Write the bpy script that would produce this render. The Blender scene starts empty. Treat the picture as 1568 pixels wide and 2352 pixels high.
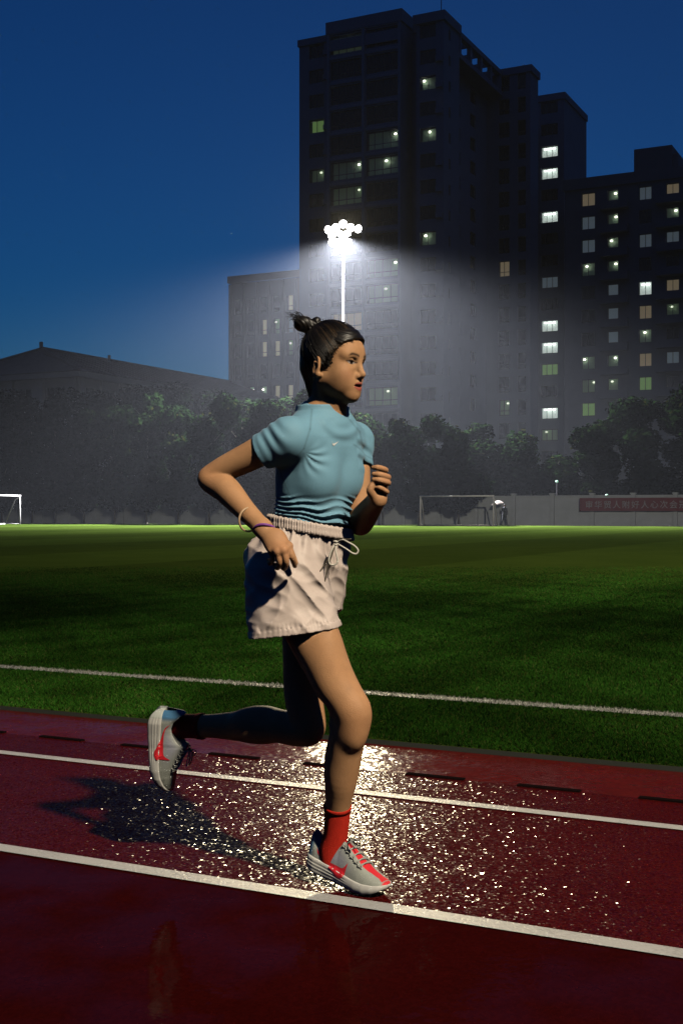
import bpy, bmesh, math, random
import numpy as np
from mathutils import Vector, Matrix

# ---------------------------------------------------------------- camera, world, light
SC = bpy.context.scene
COL = SC.collection
FPX, CAMH = 2857.0, 1.074            # focal length in px of a 1568 px wide frame, camera height
cam_data = bpy.data.cameras.new('camera')
cam = bpy.data.objects.new('camera', cam_data); COL.objects.link(cam)
cam.location = (0, 0, CAMH); cam.rotation_euler = (math.radians(90), 0, 0)
cam_data.sensor_fit = 'HORIZONTAL'; cam_data.sensor_width = 24.0
cam_data.lens = 24.0 * FPX / 1568.0
cam_data.clip_start = 0.05; cam_data.clip_end = 3000
SC.camera = cam

world = bpy.data.worlds.new('World'); SC.world = world; world.use_nodes = True
wn = world.node_tree; wn.nodes.clear()
sky_n = wn.nodes.new('ShaderNodeTexSky'); sky_n.sky_type = 'NISHITA'
sky_n.sun_disc = False
sky_n.sun_elevation = math.radians(-2.6)          # dusk, the last glow is beyond the buildings
sky_n.sun_rotation = math.radians(0)
sky_n.air_density = 1.0; sky_n.dust_density = 0.4; sky_n.ozone_density = 4.0
wb = wn.nodes.new('ShaderNodeMix'); wb.data_type = 'RGBA'; wb.blend_type = 'MULTIPLY'      # the camera's cool white balance
wb.inputs['Factor'].default_value = 1.0; wb.inputs['B'].default_value = (0.24, 1.22, 1.26, 1)
bg = wn.nodes.new('ShaderNodeBackground'); bg.inputs['Strength'].default_value = 0.52
wo = wn.nodes.new('ShaderNodeOutputWorld')
wn.links.new(sky_n.outputs['Color'], wb.inputs['A']); wn.links.new(wb.outputs['Result'], bg.inputs['Color'])
wn.links.new(bg.outputs['Background'], wo.inputs['Surface'])

vs = SC.view_settings
vs.view_transform = 'Standard'; vs.look = 'None'; vs.gamma = 1.0; vs.exposure = 0.0
vs.use_curve_mapping = False
SC.render.engine = 'CYCLES'
cy = SC.cycles
cy.use_denoising = True
cy.denoiser = 'OPENIMAGEDENOISE'
cy.use_adaptive_sampling = False
cy.max_bounces = 5; cy.diffuse_bounces = 0; cy.glossy_bounces = 3
cy.transmission_bounces = 2; cy.transparent_max_bounces = 12; cy.volume_bounces = 0
cy.sample_clamp_indirect = 0.5
cy.caustics_reflective = False; cy.caustics_refractive = False

# the floodlight masts of the sports field: one far across the pitch (in view), one behind the camera
TX, TY = 0.895, -0.446                # along the track (s) ; across it, away from the camera (d) = (-TY, TX)
def W(s, d, z=0.0):
    return Vector((s * TX - d * TY, s * TY + d * TX, z))
ANG = math.atan2(TY, TX)
HAZE = 0.00030
MAST_FAR = (0.15, 112.5, 26.7)
MAST_NEAR = (16.6, -21.5, 28.0)
def spot(name, loc, target, power, size_deg, blend, radius, color):
    l = bpy.data.lights.new(name, 'SPOT'); l.energy = power
    l.spot_size = math.radians(size_deg); l.spot_blend = blend
    l.shadow_soft_size = radius; l.color = color
    o = bpy.data.objects.new(name, l); COL.objects.link(o); o.location = loc
    o.rotation_euler = (Vector(target) - Vector(loc)).to_track_quat('-Z', 'Y').to_euler()
    return o
flood_key = spot('floodlight_near_beam', (MAST_NEAR[0] - 0.75, MAST_NEAR[1] + 1.15, MAST_NEAR[2] - 0.2), (1.3, 4.5, 0.7), 72000, 15.5, 1.0, 0.65, (1.0, 0.87, 0.66))
flood_pitch = spot('floodlight_near_pitch_beam', (MAST_NEAR[0] + 0.2, MAST_NEAR[1] + 1.4, MAST_NEAR[2]), (12.0, 40.0, 0.0), 120000, 56, 1.0, 0.35, (1.0, 0.90, 0.66))
flood_wide = spot('floodlight_far_beam', (MAST_FAR[0], MAST_FAR[1] - 0.34, MAST_FAR[2] - 0.8),
                  (MAST_FAR[0], MAST_FAR[1] - 1.2, 0), 600000, 152, 0.55, 0.05, (0.95, 0.94, 1.0))
flood_fwd = spot('floodlight_far_forward_beam', (MAST_FAR[0] + 0.2, MAST_FAR[1] - 0.9, MAST_FAR[2] + 0.1),
                 (0.3, 6.0, 0), 88000, 20, 0.8, 0.30, (1.0, 0.82, 0.50))

# ---------------------------------------------------------------- helpers
def P(px, py, y):
    """a point at distance y seen at (px, py) of the 1568 x 2352 frame"""
    return np.array([(px - 784.0) * y / FPX, y, CAMH - (py - 1176.0) * y / FPX])

def tag(o, label=None, cat=None, group=None, kind=None):
    if label: o['label'] = label
    if cat: o['category'] = cat
    if group: o['group'] = group
    if kind: o['kind'] = kind
    return o
def link(name, me, mat=None, parent=None):
    o = bpy.data.objects.new(name, me); COL.objects.link(o)
    if mat is not None and me is not None and len(me.materials) == 0: me.materials.append(mat)
    if parent is not None: o.parent = parent
    return o
def empty(name, loc=(0, 0, 0), rz=0.0, parent=None):
    o = bpy.data.objects.new(name, None); COL.objects.link(o)
    o.location = loc; o.rotation_euler = (0, 0, rz); o.empty_display_size = 0.2
    if parent is not None: o.parent = parent
    return o
def mesh_np(name, verts, faces, smooth=True, col=None):
    """mesh from numpy arrays, faces (n,3) or (n,4); optional per-vertex colour 'col'"""
    me = bpy.data.meshes.new(name)
    verts = np.asarray(verts, np.float32); faces = np.asarray(faces, np.int32)
    nf, k = faces.shape
    me.vertices.add(len(verts)); me.vertices.foreach_set('co', verts.ravel())
    me.loops.add(nf * k); me.loops.foreach_set('vertex_index', faces.ravel())
    me.polygons.add(nf); me.polygons.foreach_set('loop_start', np.arange(0, nf * k, k, dtype=np.int32))
    me.polygons.foreach_set('loop_total', np.full(nf, k, np.int32))
    me.polygons.foreach_set('use_smooth', np.full(nf, smooth, bool))
    me.update(calc_edges=True)
    if col is not None:
        a = me.color_attributes.new('col', 'FLOAT_COLOR', 'POINT')
        c = np.ones((len(verts), 4), np.float32); c[:, :3] = col
        a.data.foreach_set('color', c.ravel())
    return me
class MB:
    """collects boxes, quads and tubes, builds them as one mesh"""
    def __init__(s): s.v = []; s.f = []
    def quad(s, a, b, c, d):
        n = len(s.v); s.v += [tuple(a), tuple(b), tuple(c), tuple(d)]; s.f.append((n, n+1, n+2, n+3))
    def box(s, x0, y0, z0, x1, y1, z1):
        n = len(s.v)
        s.v += [(x0,y0,z0),(x1,y0,z0),(x1,y1,z0),(x0,y1,z0),(x0,y0,z1),(x1,y0,z1),(x1,y1,z1),(x0,y1,z1)]
        s.f += [(n,n+3,n+2,n+1),(n+4,n+5,n+6,n+7),(n,n+1,n+5,n+4),(n+1,n+2,n+6,n+5),(n+2,n+3,n+7,n+6),(n+3,n,n+4,n+7)]
        return s
    def tube(s, pts, rad, n=8, cap=True, closed=False):
        pts = [np.array(p, float) for p in pts]; m = len(pts)
        rads = rad if hasattr(rad, '__len__') else [rad] * m
        base = len(s.v); up = None
        for i, p in enumerate(pts):
            if closed: t = pts[(i+1) % m] - pts[i-1]
            else: t = pts[min(i+1, m-1)] - pts[max(i-1, 0)]
            t = t / (np.linalg.norm(t) + 1e-12)
            if up is None:
                up = np.array([0, 0, 1.0]) if abs(t[2]) < 0.9 else np.array([1.0, 0, 0])
            a = np.cross(t, up); a /= np.linalg.norm(a) + 1e-12
            b = np.cross(a, t); up = b
            for j in range(n):
                w = 2 * math.pi * j / n
                s.v.append(tuple(p + rads[i] * (math.cos(w) * a + math.sin(w) * b)))
        for i in range(m if closed else m - 1):
            k = (i + 1) % m
            for j in range(n):
                s.f.append((base+i*n+j, base+i*n+(j+1) % n, base+k*n+(j+1) % n, base+k*n+j))
        if cap and not closed:
            s.f.append(tuple(base + j for j in range(n))[::-1]); s.f.append(tuple(base + (m-1)*n + j for j in range(n)))
        return s
    def mesh(s, name, smooth=False):
        me = bpy.data.meshes.new(name); me.from_pydata(s.v, [], s.f)
        if smooth: me.polygons.foreach_set('use_smooth', [True] * len(me.polygons))
        me.update(); return me
    def build(s, name, mat, parent=None, smooth=False):
        return link(name, s.mesh(name, smooth), mat, parent)
def spline(pts, n):
    """Catmull-Rom through pts, n samples per span"""
    pts = [np.array(p, float) for p in pts]
    q = [2*pts[0]-pts[1]] + pts + [2*pts[-1]-pts[-2]]; out = []
    for i in range(1, len(q) - 2):
        for j in range(n):
            t = j / n; a, b, c, d = q[i-1], q[i], q[i+1], q[i+2]
            out.append(0.5*((2*b)+(-a+c)*t+(2*a-5*b+4*c-d)*t*t+(-a+3*b-3*c+d)*t**3))
    out.append(pts[-1]); return out

# ---------------------------------------------------------------- materials
def mat_new(name):
    m = bpy.data.materials.new(name); m.use_nodes = True
    nt = m.node_tree; return m, nt, nt.nodes['Principled BSDF']
def mat(name, col, rough=0.6, metal=0.0, noise=0.0, scale=8.0, bump=0.0, bscale=60.0, spec=0.5, coat=0.0):
    """principled colour with procedural mottling and fine relief"""
    m, nt, b = mat_new(name); N = nt.nodes; L = nt.links
    b.inputs['Roughness'].default_value = rough; b.inputs['Metallic'].default_value = metal
    b.inputs['Specular IOR Level'].default_value = spec; b.inputs['Coat Weight'].default_value = coat
    tc = N.new('ShaderNodeTexCoord')
    nz = N.new('ShaderNodeTexNoise'); nz.inputs['Scale'].default_value = scale; nz.inputs['Detail'].default_value = 5
    L.new(tc.outputs['Object'], nz.inputs['Vector'])
    mx = N.new('ShaderNodeMix'); mx.data_type = 'RGBA'
    mx.inputs['A'].default_value = (*[c * (1 - noise) for c in col], 1)
    mx.inputs['B'].default_value = (*[min(1, c * (1 + noise)) for c in col], 1)
    L.new(nz.outputs['Fac'], mx.inputs['Factor']); L.new(mx.outputs['Result'], b.inputs['Base Color'])
    if bump:
        n2 = N.new('ShaderNodeTexNoise'); n2.inputs['Scale'].default_value = bscale; n2.inputs['Detail'].default_value = 3
        L.new(tc.outputs['Object'], n2.inputs['Vector'])
        bp = N.new('ShaderNodeBump'); bp.inputs['Strength'].default_value = bump; bp.inputs['Distance'].default_value = 0.01
        L.new(n2.outputs['Fac'], bp.inputs['Height']); L.new(bp.outputs['Normal'], b.inputs['Normal'])
    return m
def mat_emit(name, col, strength, sample=False):
    m, nt, b = mat_new(name)
    b.inputs['Base Color'].default_value = (*col, 1)
    m.cycles.emission_sampling = 'AUTO' if sample else 'NONE'
    b.inputs['Emission Color'].default_value = (*col, 1); b.inputs['Emission Strength'].default_value = strength
    return m
def mat_attr(name, rough=0.6, sss=0.0, bump=0.0, bscale=400.0, sheen=0.0, spec=0.5, noise=0.06):
    """colour comes from the mesh's own pigment attribute"""
    m, nt, b = mat_new(name); N = nt.nodes; L = nt.links
    at = N.new('ShaderNodeAttribute'); at.attribute_name = 'col'
    tc = N.new('ShaderNodeTexCoord')
    nz = N.new('ShaderNodeTexNoise'); nz.inputs['Scale'].default_value = 25; nz.inputs['Detail'].default_value = 7; nz.inputs['Roughness'].default_value = .62
    L.new(tc.outputs['Object'], nz.inputs['Vector'])
    mr = N.new('ShaderNodeMapRange'); mr.inputs['To Min'].default_value = 1 - noise; mr.inputs['To Max'].default_value = 1 + noise
    L.new(nz.outputs['Fac'], mr.inputs['Value'])
    mu = N.new('ShaderNodeVectorMath'); mu.operation = 'SCALE'
    L.new(at.outputs['Color'], mu.inputs[0]); L.new(mr.outputs['Result'], mu.inputs['Scale'])
    L.new(mu.outputs['Vector'], b.inputs['Base Color'])
    b.inputs['Roughness'].default_value = rough; b.inputs['Specular IOR Level'].default_value = spec
    if sss:
        b.inputs['Subsurface Weight'].default_value = sss; b.inputs['Subsurface Scale'].default_value = 0.008
        b.inputs['Subsurface Radius'].default_value = (1.0, 0.4, 0.2)
    if sheen:
        b.inputs['Sheen Weight'].default_value = sheen; b.inputs['Sheen Roughness'].default_value = 0.4
    if bump:
        n2 = N.new('ShaderNodeTexNoise'); n2.inputs['Scale'].default_value = bscale; n2.inputs['Detail'].default_value = 2
        L.new(tc.outputs['Object'], n2.inputs['Vector'])
        bp = N.new('ShaderNodeBump'); bp.inputs['Strength'].default_value = bump; bp.inputs['Distance'].default_value = 0.002
        L.new(n2.outputs['Fac'], bp.inputs['Height']); L.new(bp.outputs['Normal'], b.inputs['Normal'])
    return m
random.seed(7); RNG = np.random.default_rng(7)
# ================================================================ the setting: ground, track, field
def sheet(name, s0, s1, d0, d1, z, m, nx=1, ny=1):
    v, f = [], []
    for j in range(ny+1):
        for i in range(nx+1): v.append(W(s0+(s1-s0)*i/nx, d0+(d1-d0)*j/ny, z))
    for j in range(ny):
        for i in range(nx):
            a = j*(nx+1)+i; f.append((a, a+1, a+nx+2, a+nx+1))
    me = bpy.data.meshes.new(name); me.from_pydata([tuple(q) for q in v], [], f); me.update()
    return tag(link(name, me, m), kind='structure')

def wet_track(name, tilt, cells, share, film_rough, film_lo, film_hi, base=(.068, .0040, .0036), ripple=.0, vary=(.5, 1.5)):
    """red rubber under rain water: grainy diffuse base under a coat of water that breaks into small
    randomly tilted facets (drops on the granules); share = part of the cells that carry a drop"""
    m, nt, b = mat_new(name); N = nt.nodes; L = nt.links
    tc = N.new('ShaderNodeTexCoord'); O = tc.outputs['Object']
    n1 = N.new('ShaderNodeTexNoise'); n1.inputs['Scale'].default_value = 2.2; n1.inputs['Detail'].default_value = 6; n1.inputs['Roughness'].default_value = .65
    n2 = N.new('ShaderNodeTexNoise'); n2.inputs['Scale'].default_value = 130; n2.inputs['Detail'].default_value = 3
    for q in (n1, n2): L.new(O, q.inputs['Vector'])
    mx = N.new('ShaderNodeMix'); mx.data_type = 'RGBA'
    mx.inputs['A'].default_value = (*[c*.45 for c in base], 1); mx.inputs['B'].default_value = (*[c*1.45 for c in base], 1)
    sc = N.new('ShaderNodeMath'); sc.operation = 'MULTIPLY'; sc.inputs[1].default_value = .55; L.new(n1.outputs['Fac'], sc.inputs[0])
    ad = N.new('ShaderNodeMath'); ad.operation = 'MULTIPLY_ADD'; ad.inputs[1].default_value = .45; L.new(n2.outputs['Fac'], ad.inputs[0]); L.new(sc.outputs[0], ad.inputs[2])
    L.new(ad.outputs[0], mx.inputs['Factor'])
    b.inputs['Roughness'].default_value = .9; b.inputs['Specular IOR Level'].default_value = 0.0
    b.inputs['Coat IOR'].default_value = 1.33; b.inputs['Coat Roughness'].default_value = film_rough
    n3 = N.new('ShaderNodeTexNoise'); n3.inputs['Scale'].default_value = 3.1; n3.inputs['Detail'].default_value = 5; L.new(O, n3.inputs['Vector'])
    mr = N.new('ShaderNodeMapRange'); mr.inputs['From Min'].default_value = .38; mr.inputs['From Max'].default_value = .62
    mr.inputs['To Min'].default_value = film_lo; mr.inputs['To Max'].default_value = film_hi
    L.new(n3.outputs['Fac'], mr.inputs['Value']); L.new(mr.outputs['Result'], b.inputs['Coat Weight'])
    # facets
    nw = N.new('ShaderNodeTexNoise'); nw.inputs['Scale'].default_value = cells*.7; nw.inputs['Detail'].default_value = 2; L.new(O, nw.inputs['Vector'])
    wv = N.new('ShaderNodeVectorMath'); wv.operation = 'MULTIPLY_ADD'; wv.inputs[1].default_value = (.012, .012, 0); L.new(nw.outputs['Color'], wv.inputs[0]); L.new(O, wv.inputs[2])
    vo = N.new('ShaderNodeTexVoronoi'); vo.voronoi_dimensions = '2D'; vo.inputs['Scale'].default_value = cells; L.new(wv.outputs['Vector'], vo.inputs['Vector'])
    sb = N.new('ShaderNodeVectorMath'); sb.operation = 'SUBTRACT'; sb.inputs[1].default_value = (.5, .5, .5); L.new(vo.outputs['Color'], sb.inputs[0])
    ml = N.new('ShaderNodeVectorMath'); ml.operation = 'MULTIPLY'; ml.inputs[1].default_value = (tilt, tilt, 0)
    sx = N.new('ShaderNodeSeparateColor'); L.new(vo.outputs['Color'], sx.inputs['Color'])
    cw = N.new('ShaderNodeVectorMath'); cw.operation = 'SCALE'; L.new(sb.outputs['Vector'], cw.inputs[0]); L.new(sx.outputs['Blue'], cw.inputs['Scale']); L.new(cw.outputs['Vector'], ml.inputs[0])
    gr = N.new('ShaderNodeMapRange'); gr.inputs['To Min'].default_value = vary[0]; gr.inputs['To Max'].default_value = vary[1]; L.new(sx.outputs['Green'], gr.inputs['Value'])   # every rubber granule has its own tone
    gm = N.new('ShaderNodeVectorMath'); gm.operation = 'SCALE'; L.new(mx.outputs['Result'], gm.inputs[0]); L.new(gr.outputs['Result'], gm.inputs['Scale']); L.new(gm.outputs['Vector'], b.inputs['Base Color'])
    lt = N.new('ShaderNodeMath'); lt.operation = 'LESS_THAN'; lt.inputs[1].default_value = share; L.new(sx.outputs['Blue'], lt.inputs[0])
    fs = N.new('ShaderNodeVectorMath'); fs.operation = 'SCALE'; L.new(ml.outputs['Vector'], fs.inputs[0]); L.new(lt.outputs[0], fs.inputs['Scale'])
    bp = N.new('ShaderNodeBump'); bp.inputs['Strength'].default_value = 1.0; bp.inputs['Distance'].default_value = ripple
    n4 = N.new('ShaderNodeTexNoise'); n4.inputs['Scale'].default_value = 16; n4.inputs['Detail'].default_value = 3; L.new(O, n4.inputs['Vector']); L.new(n4.outputs['Fac'], bp.inputs['Height'])
    an = N.new('ShaderNodeVectorMath'); an.operation = 'ADD'; L.new(fs.outputs['Vector'], an.inputs[0]); L.new(bp.outputs['Normal'], an.inputs[1])
    nn = N.new('ShaderNodeVectorMath'); nn.operation = 'NORMALIZE'; L.new(an.outputs['Vector'], nn.inputs[0]); L.new(nn.outputs['Vector'], b.inputs['Coat Normal'])
    b2 = N.new('ShaderNodeBump'); b2.inputs['Strength'].default_value = .6; b2.inputs['Distance'].default_value = .003
    L.new(n2.outputs['Fac'], b2.inputs['Height']); L.new(b2.outputs['Normal'], b.inputs['Normal'])
    return m
D_L1, D_L2, D_DR, D_EDGE, D_GL = 3.065, 4.284, 4.675, 5.215, 6.540
M_lane = wet_track('wet_track_lane', .85, 200, 1.0, .15, .30, .42, ripple=.003)
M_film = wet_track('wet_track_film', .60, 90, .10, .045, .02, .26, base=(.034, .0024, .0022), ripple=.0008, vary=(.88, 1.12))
M_strip = wet_track('wet_track_edge', .16, 60, .7, .14, .25, .6, base=(.10, .008, .0065), ripple=.004, vary=(.85, 1.15))
M_dirt = mat('bare_ground', (.03, .032, .026), rough=.95, noise=.3, scale=.4)
gv = [(-225, -60, -.03), (225, -60, -.03), (225, 325, -.03), (-225, 325, -.03)]
gme = bpy.data.meshes.new('ground'); gme.from_pydata(gv, [], [(0, 1, 2, 3)]); gme.update()
tag(link('ground', gme, M_dirt), kind='structure')
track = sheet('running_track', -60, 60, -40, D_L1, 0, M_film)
lane = sheet('running_track_lane', -60, 60, D_L1, D_DR, 0, M_lane)
edge = sheet('running_track_edge', -60, 60, D_DR, D_EDGE, 0, M_strip)

# painted lane lines: worn white paint on the same rubber grain
def paint(name, col, wear=.35):
    m, nt, b = mat_new(name); N = nt.nodes; L = nt.links
    tc = N.new('ShaderNodeTexCoord'); O = tc.outputs['Object']
    n1 = N.new('ShaderNodeTexNoise'); n1.inputs['Scale'].default_value = 120; n1.inputs['Detail'].default_value = 4; L.new(O, n1.inputs['Vector'])
    n2 = N.new('ShaderNodeTexNoise'); n2.inputs['Scale'].default_value = 4; n2.inputs['Detail'].default_value = 5; L.new(O, n2.inputs['Vector'])
    ad = N.new('ShaderNodeMath'); ad.operation = 'ADD'; L.new(n1.outputs['Fac'], ad.inputs[0]); L.new(n2.outputs['Fac'], ad.inputs[1])
    cr = N.new('ShaderNodeValToRGB'); cr.color_ramp.elements[0].position = .30; cr.color_ramp.elements[1].position = .50
    cr.color_ramp.elements[0].color = (*[c*(1-wear) for c in col], 1); cr.color_ramp.elements[1].color = (*col, 1)
    hf = N.new('ShaderNodeMath'); hf.operation = 'MULTIPLY'; hf.inputs[1].default_value = .5; L.new(ad.outputs[0], hf.inputs[0])
    L.new(hf.outputs[0], cr.inputs['Fac']); L.new(cr.outputs['Color'], b.inputs['Base Color'])
    b.inputs['Roughness'].default_value = .6; b.inputs['Coat Weight'].default_value = .5; b.inputs['Coat Roughness'].default_value = .2; b.inputs['Coat IOR'].default_value = 1.33
    bp = N.new('ShaderNodeBump'); bp.inputs['Strength'].default_value = .7; bp.inputs['Distance'].default_value = .004
    L.new(n1.outputs['Fac'], bp.inputs['Height']); L.new(bp.outputs['Normal'], b.inputs['Normal']); L.new(bp.outputs['Normal'], b.inputs['Coat Normal'])
    return m
M_paint = paint('lane_paint', (.56, .55, .53))
sheet('lane_line', -60, 60, D_L1 - .032, D_L1 + .034, .004, M_paint)
sheet('lane_line', -60, 60, D_L2 - .030, D_L2 + .030, .004, M_paint)
# drain slots sunk along the inner edge of the track: a row of dark grates
M_slot = mat('drain_slot_iron', (.010, .006, .006), rough=.95, spec=.0, noise=.3, scale=40)
sm_ = MB(); sm_.box(-.125, -.015, -.004, .125, .015, .0045)
slot_me = sm_.mesh('drain_slot'); slot_me.materials.append(M_slot)
for i in range(-9, 8):
    o = bpy.data.objects.new('drain_slot', slot_me); COL.objects.link(o); o.parent = edge
    o.location = W(-1.907 + .475*i, D_DR, .002); o.rotation_euler = (0, 0, ANG)

# the pitch: mown artificial grass, light and dark bands across
def grass_mat():
    m, nt, b = mat_new('mown_grass'); N = nt.nodes; L = nt.links
    tc = N.new('ShaderNodeTexCoord'); O = tc.outputs['Object']
    mp = N.new('ShaderNodeMapping'); mp.inputs['Rotation'].default_value = (0, 0, -ANG); L.new(O, mp.inputs['Vector'])
    sx = N.new('ShaderNodeSeparateXYZ'); L.new(mp.outputs['Vector'], sx.inputs[0])
    # bands 5.6 m wide along s
    a1 = N.new('ShaderNodeMath'); a1.operation = 'MULTIPLY_ADD'; a1.inputs[1].default_value = 1/11.2; a1.inputs[2].default_value = .34; L.new(sx.outputs['X'], a1.inputs[0])
    fr = N.new('ShaderNodeMath'); fr.operation = 'FRACT'; L.new(a1.outputs[0], fr.inputs[0])
    gt = N.new('ShaderNodeMapRange'); gt.inputs['From Min'].default_value = .49; gt.inputs['From Max'].default_value = .51; L.new(fr.outputs[0], gt.inputs['Value'])
    ns = N.new('ShaderNodeTexNoise'); ns.inputs['Scale'].default_value = .55; ns.inputs['Detail'].default_value = 8; ns.inputs['Roughness'].default_value = .68; L.new(O, ns.inputs['Vector'])
    nf = N.new('ShaderNodeTexNoise'); nf.inputs['Scale'].default_value = 26; nf.inputs['Detail'].default_value = 5; nf.inputs['Roughness'].default_value = .7; L.new(O, nf.inputs['Vector'])
    mx = N.new('ShaderNodeMix'); mx.data_type = 'RGBA'; mx.inputs['A'].default_value = (.010, .036, .003, 1); mx.inputs['B'].default_value = (.082, .115, .018, 1)
    ad = N.new('ShaderNodeMath'); ad.operation = 'MULTIPLY_ADD'; ad.inputs[1].default_value = .6; L.new(ns.outputs['Fac'], ad.inputs[0])
    n6 = N.new('ShaderNodeMath'); n6.operation = 'MULTIPLY'; n6.inputs[1].default_value = .45; L.new(nf.outputs['Fac'], n6.inputs[0]); L.new(n6.outputs[0], ad.inputs[2])
    L.new(ad.outputs[0], mx.inputs['Factor'])
    sc = N.new('ShaderNodeMapRange'); sc.inputs['To Min'].default_value = .84; sc.inputs['To Max'].default_value = 1.10; L.new(gt.outputs['Result'], sc.inputs['Value'])
    vm = N.new('ShaderNodeVectorMath'); vm.operation = 'SCALE'; L.new(mx.outputs['Result'], vm.inputs[0]); L.new(sc.outputs['Result'], vm.inputs['Scale'])
    L.new(vm.outputs['Vector'], b.inputs['Base Color'])
    b.inputs['Roughness'].default_value = 1.0; b.inputs['Specular IOR Level'].default_value = .0
    bp = N.new('ShaderNodeBump'); bp.inputs['Strength'].default_value = .9; bp.inputs['Distance'].default_value = .04
    L.new(nf.outputs['Fac'], bp.inputs['Height']); L.new(bp.outputs['Normal'], b.inputs['Normal'])
    return m
field = sheet('grass_field', -150, 60, D_EDGE + .02, 92.9, .018, grass_mat())
eb = MB()
A_, B_, C_, E_ = W(-60, D_EDGE+.002, 0), W(60, D_EDGE+.002, 0), W(60, D_EDGE+.02, .018), W(-60, D_EDGE+.02, .018)
eb.quad(A_, B_, C_, E_); tag(eb.build('turf_edge', mat('turf_edge_shade', (.012, .014, .010), rough=.9, noise=.2)), kind='structure')  # dark strip painted as the shadow under the turf blades
M_gline = paint('pitch_paint', (.42, .42, .38), .5)
sheet('pitch_line', -60, 60, D_GL - .055, D_GL + .055, .022, M_gline)
# blades of the nearest turf (one mass, nobody could count them)
def wobn(x, y, sc, seed):
    r = np.random.default_rng(seed); o = 0
    for i in range(6):
        a = r.random()*6.283; k = sc*(.5 + r.random()); o = o + np.sin(k*(x*math.cos(a) + y*math.sin(a)) + r.random()*6.283)
    return o/3
def blades():
    n = 1050000
    r = np.random.default_rng(5)
    y = 5.0*np.exp(r.random(n)*math.log(24/5.0)); x = (r.random(n)*2 - 1)*(.335*y + 1.7)
    d = x*(-TY) + y*TX; s_ = x*TX + y*TY
    k = (d > D_EDGE + .025) & (r.random(n) < np.clip((25 - y)/13, 0, 1)); x, y, d, s_ = x[k], y[k], d[k], s_[k]; n = len(x)
    h = r.uniform(.009, .019, n)*(1 + .15*np.sin(x*3.1)*np.sin(y*2.3)); w = r.uniform(.0022, .0042, n)*np.clip(y/6, 1, 2.4); a = r.random(n)*6.283
    lean = r.normal(0, .011, (n, 2))
    v = np.empty((n, 3, 3), np.float32)
    v[:, 0] = np.stack([x - w*np.cos(a), y - w*np.sin(a), np.full(n, .017)], 1)
    v[:, 1] = np.stack([x + w*np.cos(a), y + w*np.sin(a), np.full(n, .017)], 1)
    v[:, 2] = np.stack([x + lean[:, 0], y + lean[:, 1], .018 + h], 1)
    f = np.arange(3*n).reshape(n, 3)
    c = np.array([.012, .054, .006])[None] + r.random((n, 1))*np.array([.016, .036, .003])[None]
    pale = r.random(n) < .06; c[pale] = (.07, .09, .025)
    c *= (.55 + .85*np.clip(.5 + .5*(wobn(x, y, 2.1, 3) + .7*wobn(x, y, 6.5, 4)), 0, 1))[:, None]
    band = np.where(np.mod(s_/11.2 + .34, 1) > .5, 1.12, .78); c = c*band[:, None]
    ln = np.abs(d - D_GL + r.normal(0, .006, n)) < .058; c[ln] = np.array([.40, .40, .36])*r.uniform(.7, 1.0, (ln.sum(), 1))
    c = np.repeat(c, 3, axis=0)
    return mesh_np('turf_blades', v.reshape(-1, 3), f, False, c)
M_blade = mat_attr('turf_blade', rough=1.0, noise=.25, spec=.0)
tag(link('turf_blades', blades(), M_blade), 'short green artificial grass along the near edge of the pitch', 'grass', kind='stuff')
# ================================================================ buildings
M_conc = mat('tower_render', (.30, .36, .46), rough=.9, noise=.12, scale=.5)
M_conc2 = mat('slab_render', (.22, .25, .31), rough=.9, noise=.12, scale=.5)
M_far = mat('far_block_panels', (.30, .30, .32), rough=.9, noise=.1, scale=.4)
M_trim = mat('slab_trim', (.40, .46, .55), rough=.85, noise=.1)
M_old = mat('old_school_wall', (.26, .28, .30), rough=.9, noise=.15, scale=.6)
M_frame = mat('window_frame_metal', (.16, .17, .18), rough=.5, noise=.05)
M_pale = mat('pale_frame', (.42, .42, .43), rough=.6, noise=.05)
M_pane = mat('dark_window_glass', (.012, .014, .018), rough=.12, noise=.1, spec=.6)
M_tile = mat('roof_tile', (.10, .085, .08), rough=.85, noise=.25, scale=1.2, bump=.4, bscale=6)
def pane_clear():
    m, nt, b = mat_new('lit_window_glass'); N = nt.nodes; L = nt.links
    t = N.new('ShaderNodeBsdfTransparent'); g = N.new('ShaderNodeBsdfGlossy'); g.inputs['Roughness'].default_value = .05
    mx = N.new('ShaderNodeMixShader'); mx.inputs[0].default_value = .06
    L.new(t.outputs[0], mx.inputs[1]); L.new(g.outputs[0], mx.inputs[2]); L.new(mx.outputs[0], N['Material Output'].inputs['Surface'])
    return m
M_clear = pane_clear()
LAMP = {'b': mat_emit('ceiling_lamp_glow', (1.0, .98, .80), 4.5), 'd': mat_emit('weak_lamp_glow', (.9, 1.0, .75), 1.2), 'W': mat_emit('stair_tube_glow', (.95, 1.0, .95), 3.0)}
ROOM = {'w': mat_emit('warm_room_glow', (1.0, .80, .50), .10), 'c': mat_emit('cool_room_glow', (.65, .85, 1.0), .06), 'b': mat_emit('lit_room', (.55, .80, .60), .012), 'd': mat_emit('dim_room', (.6, .85, .55), .018), 'g': mat_emit('green_curtain_glow', (.45, .80, .25), .14),
        'W': mat_emit('bright_stair', (.85, 1.0, .92), .38), 'o': mat_emit('orange_curtain_glow', (.95, .55, .3), .03), 'y': mat_emit('warm_office_glow', (1.0, .92, .65), .16)}
_wm = {}
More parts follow.
